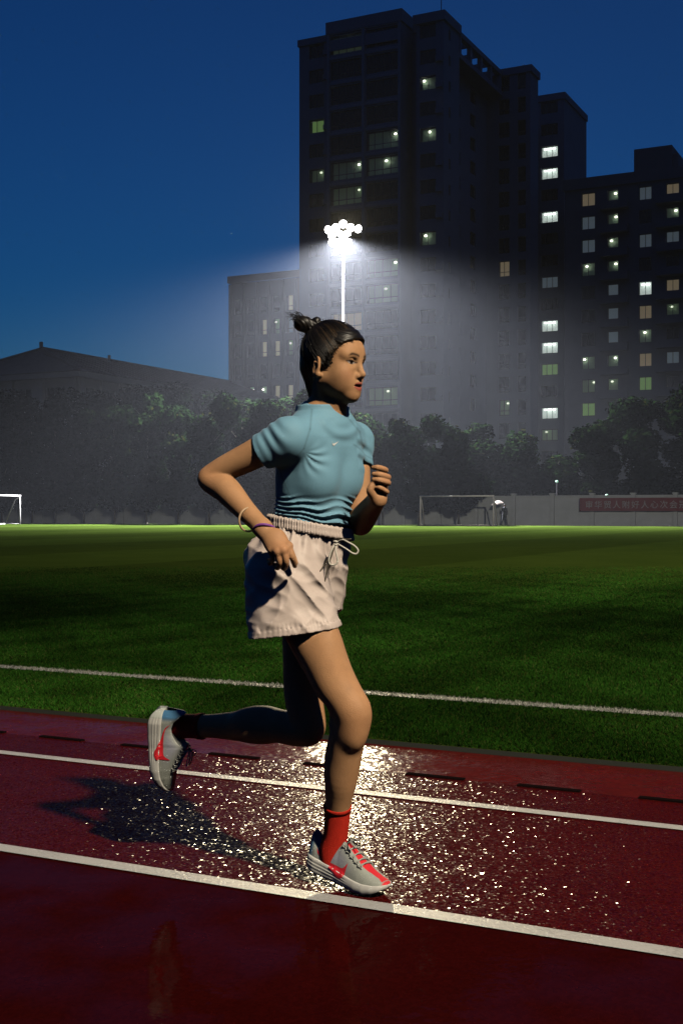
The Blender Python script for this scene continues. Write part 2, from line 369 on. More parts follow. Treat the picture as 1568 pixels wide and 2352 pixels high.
def win_mesh(kind, w, h):
    key = (kind, round(w, 2), round(h, 2))
    if key in _wm: return _wm[key]
    m = MB(); t = .07
    if kind.startswith('frame'):
        m.box(0, 0, 0, t, .08, h); m.box(w-t, 0, 0, w, .08, h); m.box(t, 0, 0, w-t, .08, t); m.box(t, 0, h-t, w-t, .08, h)
        n = max(1, int(round(w/.95)))
        for i in range(1, n): m.box(w*i/n-.03, .005, t, w*i/n+.03, .075, h-t)
        if h > 1.9: m.box(t, .005, h*.30-.03, w-t, .075, h*.30+.03)
    elif kind == 'pane': m.quad((t, .04, t), (w-t, .04, t), (w-t, .04, h-t), (t, .04, h-t))
    elif kind == 'room': m.quad((-.1, .9, -.1), (w+.1, .9, -.1), (w+.1, .9, h+.1), (-.1, .9, h+.1))
    elif kind == 'lamp':
        n = 12; cx, cz, r = w*.5, h*.80, .16
        m.v = [(cx + r*math.cos(6.283*i/n)*1.15, .45 + 0*i, cz + r*.8*math.sin(6.283*i/n)) for i in range(n)] + [(cx, .40, cz)]
        m.f = [(i, (i+1) % n, n) for i in range(n)]
    elif kind == 'tube':
        m.box(w*.12, .40, h*.78, w*.78, .55, h*.90)
    me = m.mesh(kind); _wm[key] = me; return me
class Building:
    def __init__(s, name, s0, d0, label, wallmat, framemat, cat='building'):
        s.root = empty(name, W(s0, d0, 0), ANG); tag(s.root, label, cat); s.wall = MB(); s.wins = []; s.wm = wallmat; s.fm = framemat
    def facade(s, o, u, n, w, z0, z1, rects, rev=.22):
        """wall from o along u, outward n, with real openings (rects: u0,u1,v0,v1)"""
        o = np.array([o[0], o[1], 0.0]); u = np.array([u[0], u[1], 0.0]); n = np.array([n[0], n[1], 0.0])
        us = sorted({0.0, w, *[r[0] for r in rects], *[r[1] for r in rects]}); vs_ = sorted({z0, z1, *[r[2] for r in rects], *[r[3] for r in rects]})
        pt = lambda a, z, q=0.0: tuple(o + u*a - n*q + np.array([0, 0, z]))
        for i in range(len(us)-1):
            for j in range(len(vs_)-1):
                ca, cz = (us[i]+us[i+1])/2, (vs_[j]+vs_[j+1])/2
                if any(r[0] < ca < r[1] and r[2] < cz < r[3] for r in rects): continue
                s.wall.quad(pt(us[i], vs_[j]), pt(us[i+1], vs_[j]), pt(us[i+1], vs_[j+1]), pt(us[i], vs_[j+1]))
        ang = math.atan2(u[1], u[0])
        for a, b, c, d in rects:
            s.wall.quad(pt(a, c), pt(b, c), pt(b, c, rev), pt(a, c, rev)); s.wall.quad(pt(a, d, rev), pt(b, d, rev), pt(b, d), pt(a, d))
            s.wall.quad(pt(a, c), pt(a, c, rev), pt(a, d, rev), pt(a, d)); s.wall.quad(pt(b, c, rev), pt(b, c), pt(b, d), pt(b, d, rev))
            s.wins.append([o + u*a - n*(rev - .04) + np.array([0, 0, c]), ang, b-a, d-c, None])
    def block(s, x0, x1, y0, y1, h, front=(), right=(), z0=0.0):
        s.facade((x0, y0), (1, 0), (0, -1), x1-x0, z0, h, list(front))
        s.facade((x1, y0), (0, 1), (1, 0), y1-y0, z0, h, list(right))
        s.wall.quad((x1, y1, z0), (x0, y1, z0), (x0, y1, h), (x1, y1, h)); s.wall.quad((x0, y1, z0), (x0, y0, z0), (x0, y0, h), (x0, y1, h))
        s.wall.quad((x0, y0, h), (x1, y0, h), (x1, y1, h), (x0, y1, h))
    def part(s, name, m, *boxes):
        b = MB()
        for q in boxes: b.box(*q)
        return b.build(name, m, s.root)
    def light(s, pts, reach=46):
        """switch on the windows that stand nearest to the given places of the facade"""
        M = Matrix.Translation(s.root.location) @ Matrix.Rotation(ANG, 4, 'Z')
        for px, py, k in pts:
            best, bd = None, reach
            for wn_ in s.wins:
                if wn_[4]: continue
                c = Vector(wn_[0]) + Vector((math.cos(wn_[1])*wn_[2]/2, math.sin(wn_[1])*wn_[2]/2, wn_[3]/2)); q = M @ c
                dx = 784 + FPX*q.x/q.y - px; dy = 1176 - FPX*(q.z - CAMH)/q.y - py
                hw_ = wn_[2]/2*FPX/q.y; e = math.hypot(max(0, abs(dx) - hw_)*1.6, dy)
                fr_ = min(.85, max(.15, .5 - dx/(2*hw_)*.9))
                if e < bd: best, bd, bf_ = wn_, e, fr_
            if best:
                if k == 'b' and (int(px) * 7 + int(py)) % 5 == 0: k = 'w'
                elif k == 'd' and (int(px) + int(py) * 3) % 3 == 0: k = 'c'
                best[4] = k; best.append(min(.85, max(.15, bf_ + .25*math.sin(px*.7 + py*1.3))))
    def finish(s):
        s.wall.build('wall', s.wm, s.root)
        for o, ang, w, h, k, *fr in s.wins:
            f = bpy.data.objects.new('window', win_mesh('frame', w, h)); COL.objects.link(f); f.parent = s.root
            if not f.data.materials: f.data.materials.append(M_frame)
            f.location = o; f.rotation_euler = (0, 0, ang)
            def kid(name, kind, m):
                c = bpy.data.objects.new(name, win_mesh(kind, w, h)); COL.objects.link(c); c.parent = f
                if not c.data.materials: c.data.materials.append(m)
                c.material_slots[0].link = 'OBJECT'; c.material_slots[0].material = m
                if kind == 'lamp': c.location.x = (fr[0] - .5)*w
            kid('pane', 'pane', M_clear if k else M_pane)
            if k:
                kid('lit_room', 'room', ROOM[k])
                if k == 'W': kid('tube_lamp', 'tube', LAMP['W'])
                elif k in 'bd': kid('ceiling_lamp', 'lamp', LAMP[k])

# ---- the residential tower: a long slab seen on its short end
FL = 3.0
def col(x0, x1, n, sill=.9, hh=1.6, z0=1.0, fh=FL): return [(x0, x1, z0 + i*fh + sill, z0 + i*fh + sill + hh) for i in range(n)]
T_ = Building('apartment_tower', -72, 133, 'tall dark apartment tower behind the floodlight, the highest on the skyline', M_conc, M_frame)
T_.block(0, 4.4, 0, 20, 57.6, front=col(1.35, 3.35, 19))
T_.block(4.4, 13.9, -1.0, 19, 58.0, front=col(.35, 4.45, 19, .5, 2.15) + col(5.05, 9.15, 19, .5, 2.15))
T_.block(13.9, 15.4, 2.2, 19, 57.6)
T_.block(15.4, 18.8, 0, 5.0, 57.6, front=col(.45, 2.45, 19), right=col(1.6, 2.2, 19, .9, 1.2))
T_.block(14.0, 16.6, 5.0, 20.6, 55.6, right=col(4.0, 6.0, 18) + col(9.5, 11.5, 18))
T_.block(15.6, 22.5, 20.6, 23.9, 57.6, front=col(2.6, 4.1, 19, .6, 2.0) + col(5.2, 6.3, 19, .6, 2.0))
T_.block(15.0, 19.4, 23.9, 32.7, 54.0, right=col(3.0, 5.0, 17))
T_.block(19.4, 23.4, 32.7, 44.0, 57.6, front=col(.7, 3.1, 19, .9, 1.55))
T_.part('parapet', M_conc, (4.2, -1.2, 58.0, 14.1, -.8, 59.4), (4.2, -.8, 58.0, 4.6, 18, 59.4), (13.7, -.8, 58.0, 14.1, 18, 59.4), (4.3, -1.15, 55.9, 14.0, -1.003, 57.2))
T_.part('cornice', M_conc, (-.15, -.2, 57.6, 4.2, .1, 58.4), (-.15, .1, 57.6, .1, 20, 58.4), (14.1, 2.0, 57.6, 15.0, 2.3, 58.4), (15.05, -.25, 57.6, 19.05, .05, 58.7), (18.75, .05, 57.6, 19.05, 5.1, 58.7))
T_.part('cornice', M_conc, (15.5, 20.4, 57.6, 22.75, 20.7, 58.5), (22.45, 20.7, 57.6, 22.75, 24.1, 58.5))
T_.part('cornice', M_conc, (19.3, 32.5, 57.6, 23.6, 32.8, 58.5), (23.3, 32.8, 57.6, 23.6, 44, 58.5))
T_.part('roof_pergola', M_conc, *[(18.2, 5.5 + 3.6*i, 55.6, 18.7, 6.0 + 3.6*i, 57.6) for i in range(5)], (18.1, 5.1, 57.6, 18.8, 20.4, 58.2), *[(14.2, 5.5 + 3.6*i, 57.6, 18.1, 5.9 + 3.6*i, 58.1) for i in range(5)],
        (16.6, 5.0, 55.0, 18.8, 20.6, 55.6))
for i in range(20):                                  # slab edges that band the glazed bay
    T_.part('slab_edge', M_trim, (4.45, -1.14, .85 + i*FL, 13.85, -1.003, 1.20 + i*FL))
T_.part('bay_pier', M_trim, (4.4, -1.24, 0, 4.68, -1.003, 57.9)); T_.part('bay_pier', M_trim, (9.0, -1.24, 0, 9.3, -1.003, 57.9)); T_.part('bay_pier', M_trim, (13.62, -1.24, 0, 13.9, -1.003, 57.9))
for i in range(19):                                  # air conditioners hung beside the windows
    if i % 3 != 1: T_.part('air_conditioner', M_conc, (3.45, -.42, 2.0 + i*FL, 4.25, -.003, 2.6 + i*FL))
    if i % 4 != 2: T_.part('air_conditioner', M_conc, (17.95, -.42, 1.9 + i*FL, 18.7, -.003, 2.5 + i*FL))
b_ = MB(); b_.tube([(18.4, .3, 58.7), (18.4, .3, 61.5)], .05, 6); b_.build('antenna', M_frame, T_.root)
T_.light([(820, 128, 'd'), (963, 172, 'b'), (729, 270, 'g'), (905, 297, 'b'), (990, 288, 'b'), (905, 357, 'b'), (820, 371, 'b'), (728, 388, 'd'), (815, 427, 'd'), (983, 528, 'b'), (905, 597, 'b'),
          (905, 657, 'd'), (820, 720, 'b'), (895, 905, 'd'), (1149, 597, 'b'), (1157, 925, 'd'), (1256, 325, 'W'), (1258, 378, 'W'), (1258, 483, 'W'), (1252, 740, 'W'), (1252, 790, 'W'), (1246, 842, 'g'),
          (1252, 944, 'W'), (1258, 993, 'd'), (1245, 632, 'd')])
T_.finish()

# ---- lower slab with balconies, right
S_ = Building('apartment_block', -46, 157, 'lower dark apartment block with balcony bands at the right edge', M_conc2, M_frame)
S_.block(0, 34, 0, 13, 43.2, front=col(2.2, 4.0, 14, .8, 1.7, .6) + col(5.6, 7.0, 14, .8, 1.7, .6) + col(9.6, 11.2, 14, .8, 1.7, .6) + col(13.0, 14.6, 14, .8, 1.7, .6) + col(16.4, 18.0, 14, .8, 1.7, .6)
         + col(20.0, 21.6, 14, .8, 1.7, .6) + col(24, 25.6, 14, .8, 1.7, .6))
S_.part('parapet', M_conc2, (-.2, -.3, 42.6, 34, .1, 44.0), (-.2, .1, 43.2, .1, 13, 44.0))
S_.part('roof_house', M_conc2, (8.4, 2.5, 43.2, 13.2, 9, 47.6), (13.2, 3.0, 43.2, 13.9, 9, 46.6))
for i in range(14):
    for x0, x1 in ((4.9, 8.4), (11.9, 18.4)):
        S_.part('balcony', M_conc2, (x0, -1.2, .5 + i*FL, x1, -.003, .66 + i*FL), (x0, -1.2, .66 + i*FL, x1, -1.08, 1.5 + i*FL), (x0, -1.08, .66 + i*FL, x0+.1, -.003, 1.5 + i*FL), (x1-.1, -1.08, .66 + i*FL, x1, -.003, 1.5 + i*FL))
S_.light([(1340, 470, 'b'), (1408, 457, 'b'), (1476, 458, 'd'), (1555, 440, 'b'), (1557, 495, 'b'), (1408, 510, 'b'), (1408, 565, 'b'), (1335, 570, 'd'), (1408, 615, 'b'), (1338, 625, 'b'), (1484, 665, 'W'),
          (1555, 655, 'b'), (1407, 720, 'd'), (1480, 720, 'b'), (1478, 775, 'b'), (1406, 830, 'b'), (1336, 830, 'b'), (1480, 830, 'b'), (1385, 845, 'd'), (1385, 900, 'd'), (1480, 890, 'g'), (1330, 940, 'g'), (1365, 520, 'd'), (1440, 565, 'd'), (1330, 515, 'd'), (1530, 545, 'd'), (1440, 665, 'd'), (1520, 720, 'd'), (1545, 830, 'd'), (1440, 760, 'd')], 60)
S_.finish()

# ---- office block with vertical fins, far left of the tower
F_ = Building('office_block', -98.2, 160, 'hazy grey office block with vertical fins, left of the tower', M_far, M_pale)
nf_ = 12
F_.block(0, 26.4, 0, 14, 35.4, front=[(2.2*i + .55, 2.2*i + 1.75, 1.0 + 3.3*j, 1.0 + 3.3*j + 2.3) for i in range(nf_) for j in range(10)])
for i in range(nf_ + 1): F_.part('fin', M_far, (2.2*i - .16, -.55, 0, 2.2*i + .16, -.003, 35.2))
F_.part('parapet', M_far, (-.3, -.7, 35.4, 26.6, -.2, 36.4), (-.3, -.2, 35.4, 0.1, 14, 36.4))
F_.light([(660, 665, 'y'), (678, 665, 'y'), (595, 740, 'y'), (625, 745, 'd'), (645, 745, 'd'), (648, 775, 'y'), (628, 780, 'y'), (668, 780, 'd'), (562, 900, 'y'), (582, 893, 'b'), (600, 893, 'b'), (618, 897, 'y'), (635, 895, 'y'), (665, 897, 'd')], 60)
F_.finish()

# ---- old building with a hipped roof, left edge
O_ = Building('hip_roof_building', -101.2, 105, 'old pale building with a long hipped tile roof at the left edge', M_old, M_frame)
O_.block(0, 17.8, 0, 50, 15.6, front=[(1.6 + 4.0*i, 3.6 + 4.0*i, z, z + 2.0) for i in range(4) for z in (12.4, 8.6)], right=[(1.5 + 3.5*i, 3.1 + 3.5*i, z, z + 2.0) for i in range(13) for z in (12.4, 8.6)])
ro = MB(); e0, e1 = -1.0, 18.8
cs = [(e0, -1.0, 15.9), (e1, -1.0, 15.9), (e1, 51, 15.9), (e0, 51, 15.9), (8.9, 5.0, 19.4), (8.9, 45.0, 19.4)]
ro.v = cs; ro.f = [(0, 1, 4), (1, 2, 5, 4), (2, 3, 5), (3, 0, 4, 5), (0, 3, 2, 1)]
roof = ro.build('roof', M_tile, O_.root)
for i in range(26):                                  # rolled tile ribs down the long slope
    y = 1.5 + 1.9*i; t0 = 1.0
    if y < 46: MB().tube([(e1 - .05, y, 15.98), (9.0 + (0 if 5 < y < 45 else 3), y, 19.42 - (0 if 5 < y < 45 else 1.1))], .09, 4).build('tile_rib', M_tile, roof)
MB().tube([(8.9, 4.8, 19.45), (8.9, 45.2, 19.45)], .22, 6).build('ridge', M_tile, roof)
MB().tube([(8.9, 5.0, 19.45), (e1, -1.0, 15.95)], .18, 6).build('ridge', M_tile, roof); MB().tube([(8.9, 5.0, 19.45), (e0, -1.0, 15.95)], .18, 6).build('ridge', M_tile, roof)
MB().box(7.6, 6.0, 18.4, 7.9, 6.3, 20.4).build('chimney', M_old, roof)
MB().box(9.6, 16.0, 18.9, 9.85, 16.25, 19.9).build('chimney', M_old, roof)
O_.part('eave', M_old, (-.9, -.9, 15.3, 18.7, -.003, 15.86), (17.803, 0, 15.3, 18.7, 50, 15.86))
for i in range(5): O_.part('pilaster', M_old, (.2 + 4.2*i, -.35, 0, .8 + 4.2*i, -.003, 15.3))
for i in range(14): O_.part('pilaster', M_old, (17.803, .3 + 3.5*i, 0, 18.1, .9 + 3.5*i, 15.3))
O_.finish()
# ================================================================ wall, trees, mast, goals, banner, passer-by
M_wall = mat('perimeter_wall_render', (.36, .39, .44), rough=.95, noise=.2, scale=1.2, bump=.2, bscale=20)
wall = empty('perimeter_wall', W(-100, 93, 0), ANG)
tag(wall, 'long grey panelled wall along the far side of the pitch', 'wall')
pm = MB().box(.18, .05, 0, 2.94, .19, 2.25).mesh('panel'); pm.materials.append(M_wall)
qm = MB().box(-.16, -.06, 0, .16, .28, 2.42); qm.box(-.2, -.1, 2.42, .2, .32, 2.52); qm = qm.mesh('post'); qm.materials.append(M_wall)
cm = MB().box(.18, -.01, 2.25, 2.94, .25, 2.35).mesh('coping'); cm.materials.append(M_wall)
for i in range(32):
    for nm, me in (('panel', pm), ('post', qm), ('coping', cm)):
        o = bpy.data.objects.new(nm, me); COL.objects.link(o); o.parent = wall; o.location = (3.12*i, 0, 0)

# ---- trees: trunk with limbs, crown of leaf clumps on a lobed volume
def leaf_mat():
    m, nt, b = mat_new('tree_leaf'); N = nt.nodes; L = nt.links
    at = N.new('ShaderNodeAttribute'); at.attribute_name = 'col'
    oi = N.new('ShaderNodeObjectInfo'); mr = N.new('ShaderNodeMapRange'); mr.inputs['To Min'].default_value = .75; mr.inputs['To Max'].default_value = 1.25
    L.new(oi.outputs['Random'], mr.inputs['Value'])
    vm = N.new('ShaderNodeVectorMath'); vm.operation = 'SCALE'; L.new(at.outputs['Color'], vm.inputs[0]); L.new(mr.outputs['Result'], vm.inputs['Scale'])
    L.new(vm.outputs['Vector'], b.inputs['Base Color']); b.inputs['Roughness'].default_value = 1.0; b.inputs['Specular IOR Level'].default_value = .0
    return m
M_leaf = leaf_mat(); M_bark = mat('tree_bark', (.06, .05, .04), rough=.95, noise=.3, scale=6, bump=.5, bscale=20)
def crown_mesh(H, R, seed, n=7000):
    r = np.random.default_rng(seed)
    zb_, zt_ = 1.15, H
    lob = [(r.normal(0, R*.42), r.normal(0, R*.42), zb_ + R*.9 + (zt_-zb_-R*.9)*(.10 + .80*i/9) + r.normal(0, .3), R*r.uniform(.45, .78)) for i in range(10)]
    lob += [(0, 0, zb_ + R*.80, R*.80)]*2
    pick = r.choice(len(lob), n, p=np.array([q[3]**2 for q in lob])/sum(q[3]**2 for q in lob))
    dr = r.normal(size=(n, 3)); dr /= np.linalg.norm(dr, axis=1)[:, None]
    L_ = np.array(lob)[pick]; rad = L_[:, 3]*(1 - .45*r.random(n)**2.2)
    c = L_[:, :3] + dr*rad[:, None]*np.array([1, 1, .95]); c += r.normal(0, .10, (n, 3))
    k = c[:, 2] > zb_ - .1; c = c[k]; dr = dr[k]; n = len(c)
    a = dr + r.normal(0, .6, (n, 3)); a /= np.linalg.norm(a, axis=1)[:, None]
    t = np.cross(a, r.normal(size=(n, 3))); t /= np.linalg.norm(t, axis=1)[:, None]; b = np.cross(a, t)
    s1 = r.uniform(.10, .24, n)[:, None]; s2 = s1*r.uniform(.45, .8, n)[:, None]
    v = np.stack([c - t*s1, c + b*s2, c + t*s1 + a*s1*.3, c - b*s2], 1).reshape(-1, 3)
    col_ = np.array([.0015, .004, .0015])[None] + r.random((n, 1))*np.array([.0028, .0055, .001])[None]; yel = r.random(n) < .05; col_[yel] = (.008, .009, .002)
    return mesh_np('crown', v, np.arange(4*n).reshape(n, 4), False, np.repeat(col_, 4, axis=0))
def trunk_mesh(H, seed):
    r = random.Random(seed); m = MB()
    m.tube(spline([(0, 0, -.05), (.03, 0, .7), (r.uniform(-.1, .1), r.uniform(-.1, .1), H*.45), (r.uniform(-.2, .2), 0, H*.85)], 4), np.linspace(.13, .03, 13), 8)
    for i in range(7):
        z = 1.5 + (H-3)*i/7; a = r.random()*6.28; l = r.uniform(.7, 1.3)
        m.tube([(0, 0, z), (math.cos(a)*l*.5, math.sin(a)*l*.5, z + .5), (math.cos(a)*l, math.sin(a)*l, z + 1.1)], [.05, .035, .015], 5)
    return m.mesh('trunk', True)
HV = [6.0, 7.5, 9.0, 10.5, 12.0]
CR_ = [[crown_mesh(h, 1.72, 100*i + j) for j in range(2)] for i, h in enumerate(HV)]; TR_ = [trunk_mesh(h, i) for i, h in enumerate(HV)]
for q in CR_:
    for me in q: me.materials.append(M_leaf)
for me in TR_: me.materials.append(M_bark)
NUM = ['first', 'second', 'third', 'fourth', 'fifth', 'sixth', 'seventh', 'eighth', 'ninth', 'tenth', 'eleventh', 'twelfth', 'thirteenth', 'fourteenth', 'fifteenth', 'sixteenth', 'seventeenth', 'eighteenth',
       'nineteenth', 'twentieth', 'twenty-first', 'twenty-second', 'twenty-third', 'twenty-fourth', 'twenty-fifth', 'twenty-sixth']
def tree(name, loc, h, rz, label, group, wide=1.0):
    i = int(np.argmin([abs(h - q) for q in HV])); k = h/HV[i]
    r = empty(name, loc, rz); tag(r, label, 'tree', group)
    for nm, me in (('trunk', TR_[i]), ('crown', CR_[i][random.randrange(2)])):
        o = bpy.data.objects.new(nm, me); COL.objects.link(o); o.parent = r
        o.scale = (wide, wide, 1 + (k - 1)) if nm == 'crown' else (1, 1, 1)
    return r
TOPX = [-60, 0, 100, 200, 240, 300, 400, 500, 560, 620, 700, 760, 860, 900, 960, 1040, 1100, 1150, 1210, 1255, 1300, 1340, 1400, 1470, 1568, 1640]
TOPY = [890, 892, 890, 885, 866, 868, 878, 902, 915, 905, 890, 930, 985, 970, 950, 965, 1040, 990, 1010, 1075, 1060, 990, 940, 890, 862, 860]
def top_at(p):
    px = 784 + FPX*p.x/p.y; return (1176 - float(np.interp(px, TOPX, TOPY)))*p.y/FPX + CAMH
sp = [q for q in np.arange(-88, -13, 3.3) if q < -33.5]
for i, s_ in enumerate(sp):
    p = W(s_ + random.uniform(-.25, .25), 91.3 + random.uniform(-.2, .2)); h = max(4.6, top_at(p)*random.uniform(.80, 1.0))
    tree('round_tree', p, h, random.random()*6.28, 'round-bottomed clipped tree before the wall, %s from the left' % NUM[i], 'clipped trees in a row before the wall')
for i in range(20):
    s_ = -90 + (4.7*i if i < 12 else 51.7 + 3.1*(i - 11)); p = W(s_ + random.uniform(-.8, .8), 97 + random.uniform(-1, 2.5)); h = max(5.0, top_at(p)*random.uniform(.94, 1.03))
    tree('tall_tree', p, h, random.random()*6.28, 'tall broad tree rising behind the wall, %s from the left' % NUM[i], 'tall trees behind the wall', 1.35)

# ---- floodlight masts
M_steel = mat('galvanised_steel', (.022, .022, .025), rough=.9, spec=.02, metal=.0, noise=.1, scale=3)
M_house = mat('lamp_housing', (.10, .10, .11), rough=.5, noise=.1)
M_lens = mat_emit('floodlight_lens', (1.0, .97, .90), 25.0)
def mast(name, loc, H, face, label, heads):
    r = empty(name, (loc[0], loc[1], 0), face); tag(r, label, 'floodlight', 'floodlight masts round the pitch')
    p = MB().tube([(0, 0, 0), (0, 0, H*.5), (0, 0, H)], [.20, .14, .075], 14).build('pole', M_steel, r, True)
    MB().tube([(0, 0, 0), (0, 0, .06)], [.42, .42], 14).build('base_plate', M_steel, r)
    MB().tube([(-1.45, 0, H - .25), (1.45, 0, H - .25)], .06, 8).build('cross_arm', M_steel, r)
    MB().tube([(-1.0, 0, H - 1.05), (.4, 0, H - 1.05)], .05, 8).build('cross_arm', M_steel, r)
    MB().box(-.75, -.20, H - 1.35, .75, -.17, H - .12).build('beam_blocker', M_house, r)  # added plate, blocks the far beam from reaching the tower
    for x, z, tilt, yaw in heads:
        h = empty('lamp_head', (x, -.15, H + z), 0, r); h.rotation_euler = (tilt, 0, yaw)
        MB().tube([(0, .22, 0), (0, .10, 0), (0, -.02, 0), (0, -.10, 0)], [.12, .24, .35, .37], 16).build('housing', M_house, h, True)
        n = 20; ln = MB(); ln.v = [(.35*math.cos(6.283*i/n), -.106, .35*math.sin(6.283*i/n)) for i in range(n)] + [(0, -.125, 0)]; ln.f = [(i, (i+1) % n, n) for i in range(n)]
        ln.build('lens', M_lens, h)
        MB().tube([(-.40, 0, 0), (-.40, .1, .36), (.40, .1, .36), (.40, 0, 0)], .025, 6).build('bracket', M_house, h)
    return r
HEADS = [(-1.30, -.10, .35, -.4), (-.65, .10, .35, -.2), (0.0, .42, .30, 0.0), (.65, .10, .35, .2), (1.30, .0, .45, .5), (-1.0, -.62, .35, -.3), (-.33, -.50, .30, -.1), (.34, -.50, .30, .1), (-.95, -1.25, .35, -.3)]
mast('floodlight_mast', MAST_FAR, MAST_FAR[2], 0.0, 'tall lit floodlight mast glowing in the mist before the tower', HEADS)
mast('floodlight_mast', MAST_NEAR, MAST_NEAR[2], math.radians(180) + math.atan2(-MAST_NEAR[0], -(MAST_NEAR[1] - 4)) * -1, 'floodlight mast standing behind the camera on the near side', HEADS)

# ---- goals
M_goal = mat('goal_white_paint', (.86, .86, .82), rough=.5, noise=.15, scale=3)
def goal(loc, w, h, dep, label, rz=ANG):
    r = empty('football_goal', loc, rz); tag(r, label, 'goal', 'goals at the far side of the pitch')
    t = .055
    for x in (0, w): MB().tube([(x, 0, 0), (x, 0, h)], t, 10).build('post', M_goal, r, True)
    MB().tube([(-t, 0, h), (w + t, 0, h)], t*1.15, 10).build('crossbar', M_goal, r, True)
    for x in (0, w):
        MB().tube([(x, .02, h - .08), (x - .05, dep*.35, h - .35), (x - .1, dep, .05)], t*.8, 8).build('back_stay', M_goal, r, True)
        MB().tube([(x, 0, .04), (x - .1, dep, .04)], t*.7, 8).build('ground_bar', M_goal, r, True)
    MB().tube([(-.1, dep, .04), (w - .1, dep, .04)], t*.7, 8).build('ground_bar', M_goal, r, True)
    return r
g1 = P(965, 1205, 97.0); goal((g1[0], g1[1], .02), 6.0, 2.28, 1.1, 'white football goal on the right, in front of the wall')
g2 = P(46, 1203, 106.0); goal((g2[0], g2[1], .02), 7.32, 2.44, -1.7, 'white football goal cut off by the left edge', ANG - math.pi/2)

# ---- banner on the wall
M_red = mat('banner_cloth', (.12, .008, .012), rough=.9, noise=.2, scale=1.5)
M_char = mat('banner_print', (.30, .29, .32), rough=.9, noise=.1)
bs = P(1286, 1172, 90.0)
bL = 11.2; sb = bs[0]*TX + bs[1]*TY
ban = empty('banner', W(sb, 92.72, 0), ANG); tag(ban, 'long dark red banner with pale characters on the wall, right', 'banner')
bm = MB(); nn = 60
for i in range(nn):
    x0, x1 = bL*i/nn, bL*(i+1)/nn; f = lambda x: -.03*math.sin(x*2.3) - .02*math.sin(x*5.1)
    bm.quad((x0, f(x0), 1.15), (x1, f(x1), 1.15), (x1, f(x1), 2.14), (x0, f(x0), 2.14)); bm.quad((x1, f(x1)+.01, 1.15), (x0, f(x0)+.01, 1.15), (x0, f(x0)+.01, 2.14), (x1, f(x1)+.01, 2.14))
bm.build('cloth', M_red, ban)
for i, ch in enumerate('审华贸人附好人心次会冠王国名包'):
    cu = bpy.data.curves.new('character', 'FONT'); cu.body = ch; cu.size = .62; cu.extrude = .004; cu.align_x = 'CENTER'; cu.materials.append(M_char)
    tmp = bpy.data.objects.new('tmp', cu); COL.objects.link(tmp); me = bpy.data.meshes.new_from_object(tmp); me.name = 'character'
    bpy.data.objects.remove(tmp); bpy.data.curves.remove(cu)
    if not me.materials: me.materials.append(M_char)
    o = bpy.data.objects.new('character', me); COL.objects.link(o); o.parent = ban; o.location = (.75 + .70*i, -.075, 1.40); o.rotation_euler = (math.pi/2, 0, 0)

# ---- small path lamps beyond the wall, right
M_plamp = mat_emit('path_lamp_glow', (.55, 1.0, .75), .25)
for px, py, lb in ((1517/1.0888, 1138, 'small green path lamp above the banner, left of two'), (1582/1.0888, 1138, 'small green path lamp above the banner, right of two'), (1392/1.0888, 1106, 'small green path lamp among the trees left of the banner')):
    q = P(px, py, 95.2 if py > 1120 else 96.5); q[1] += 0
    r = empty('path_lamp', (q[0], q[1], 0)); tag(r, lb, 'lamp', 'small path lamps behind the wall')
    MB().tube([(0, 0, 0), (0, 0, q[2] - .10)], .035, 8).build('post', M_house, r)
    MB().tube([(0, 0, q[2]-.1), (0, 0, q[2]-.05), (0, 0, q[2] + .06), (0, 0, q[2] + .1)], [.04, .11, .11, .03], 10).build('globe', M_plamp, r, True)
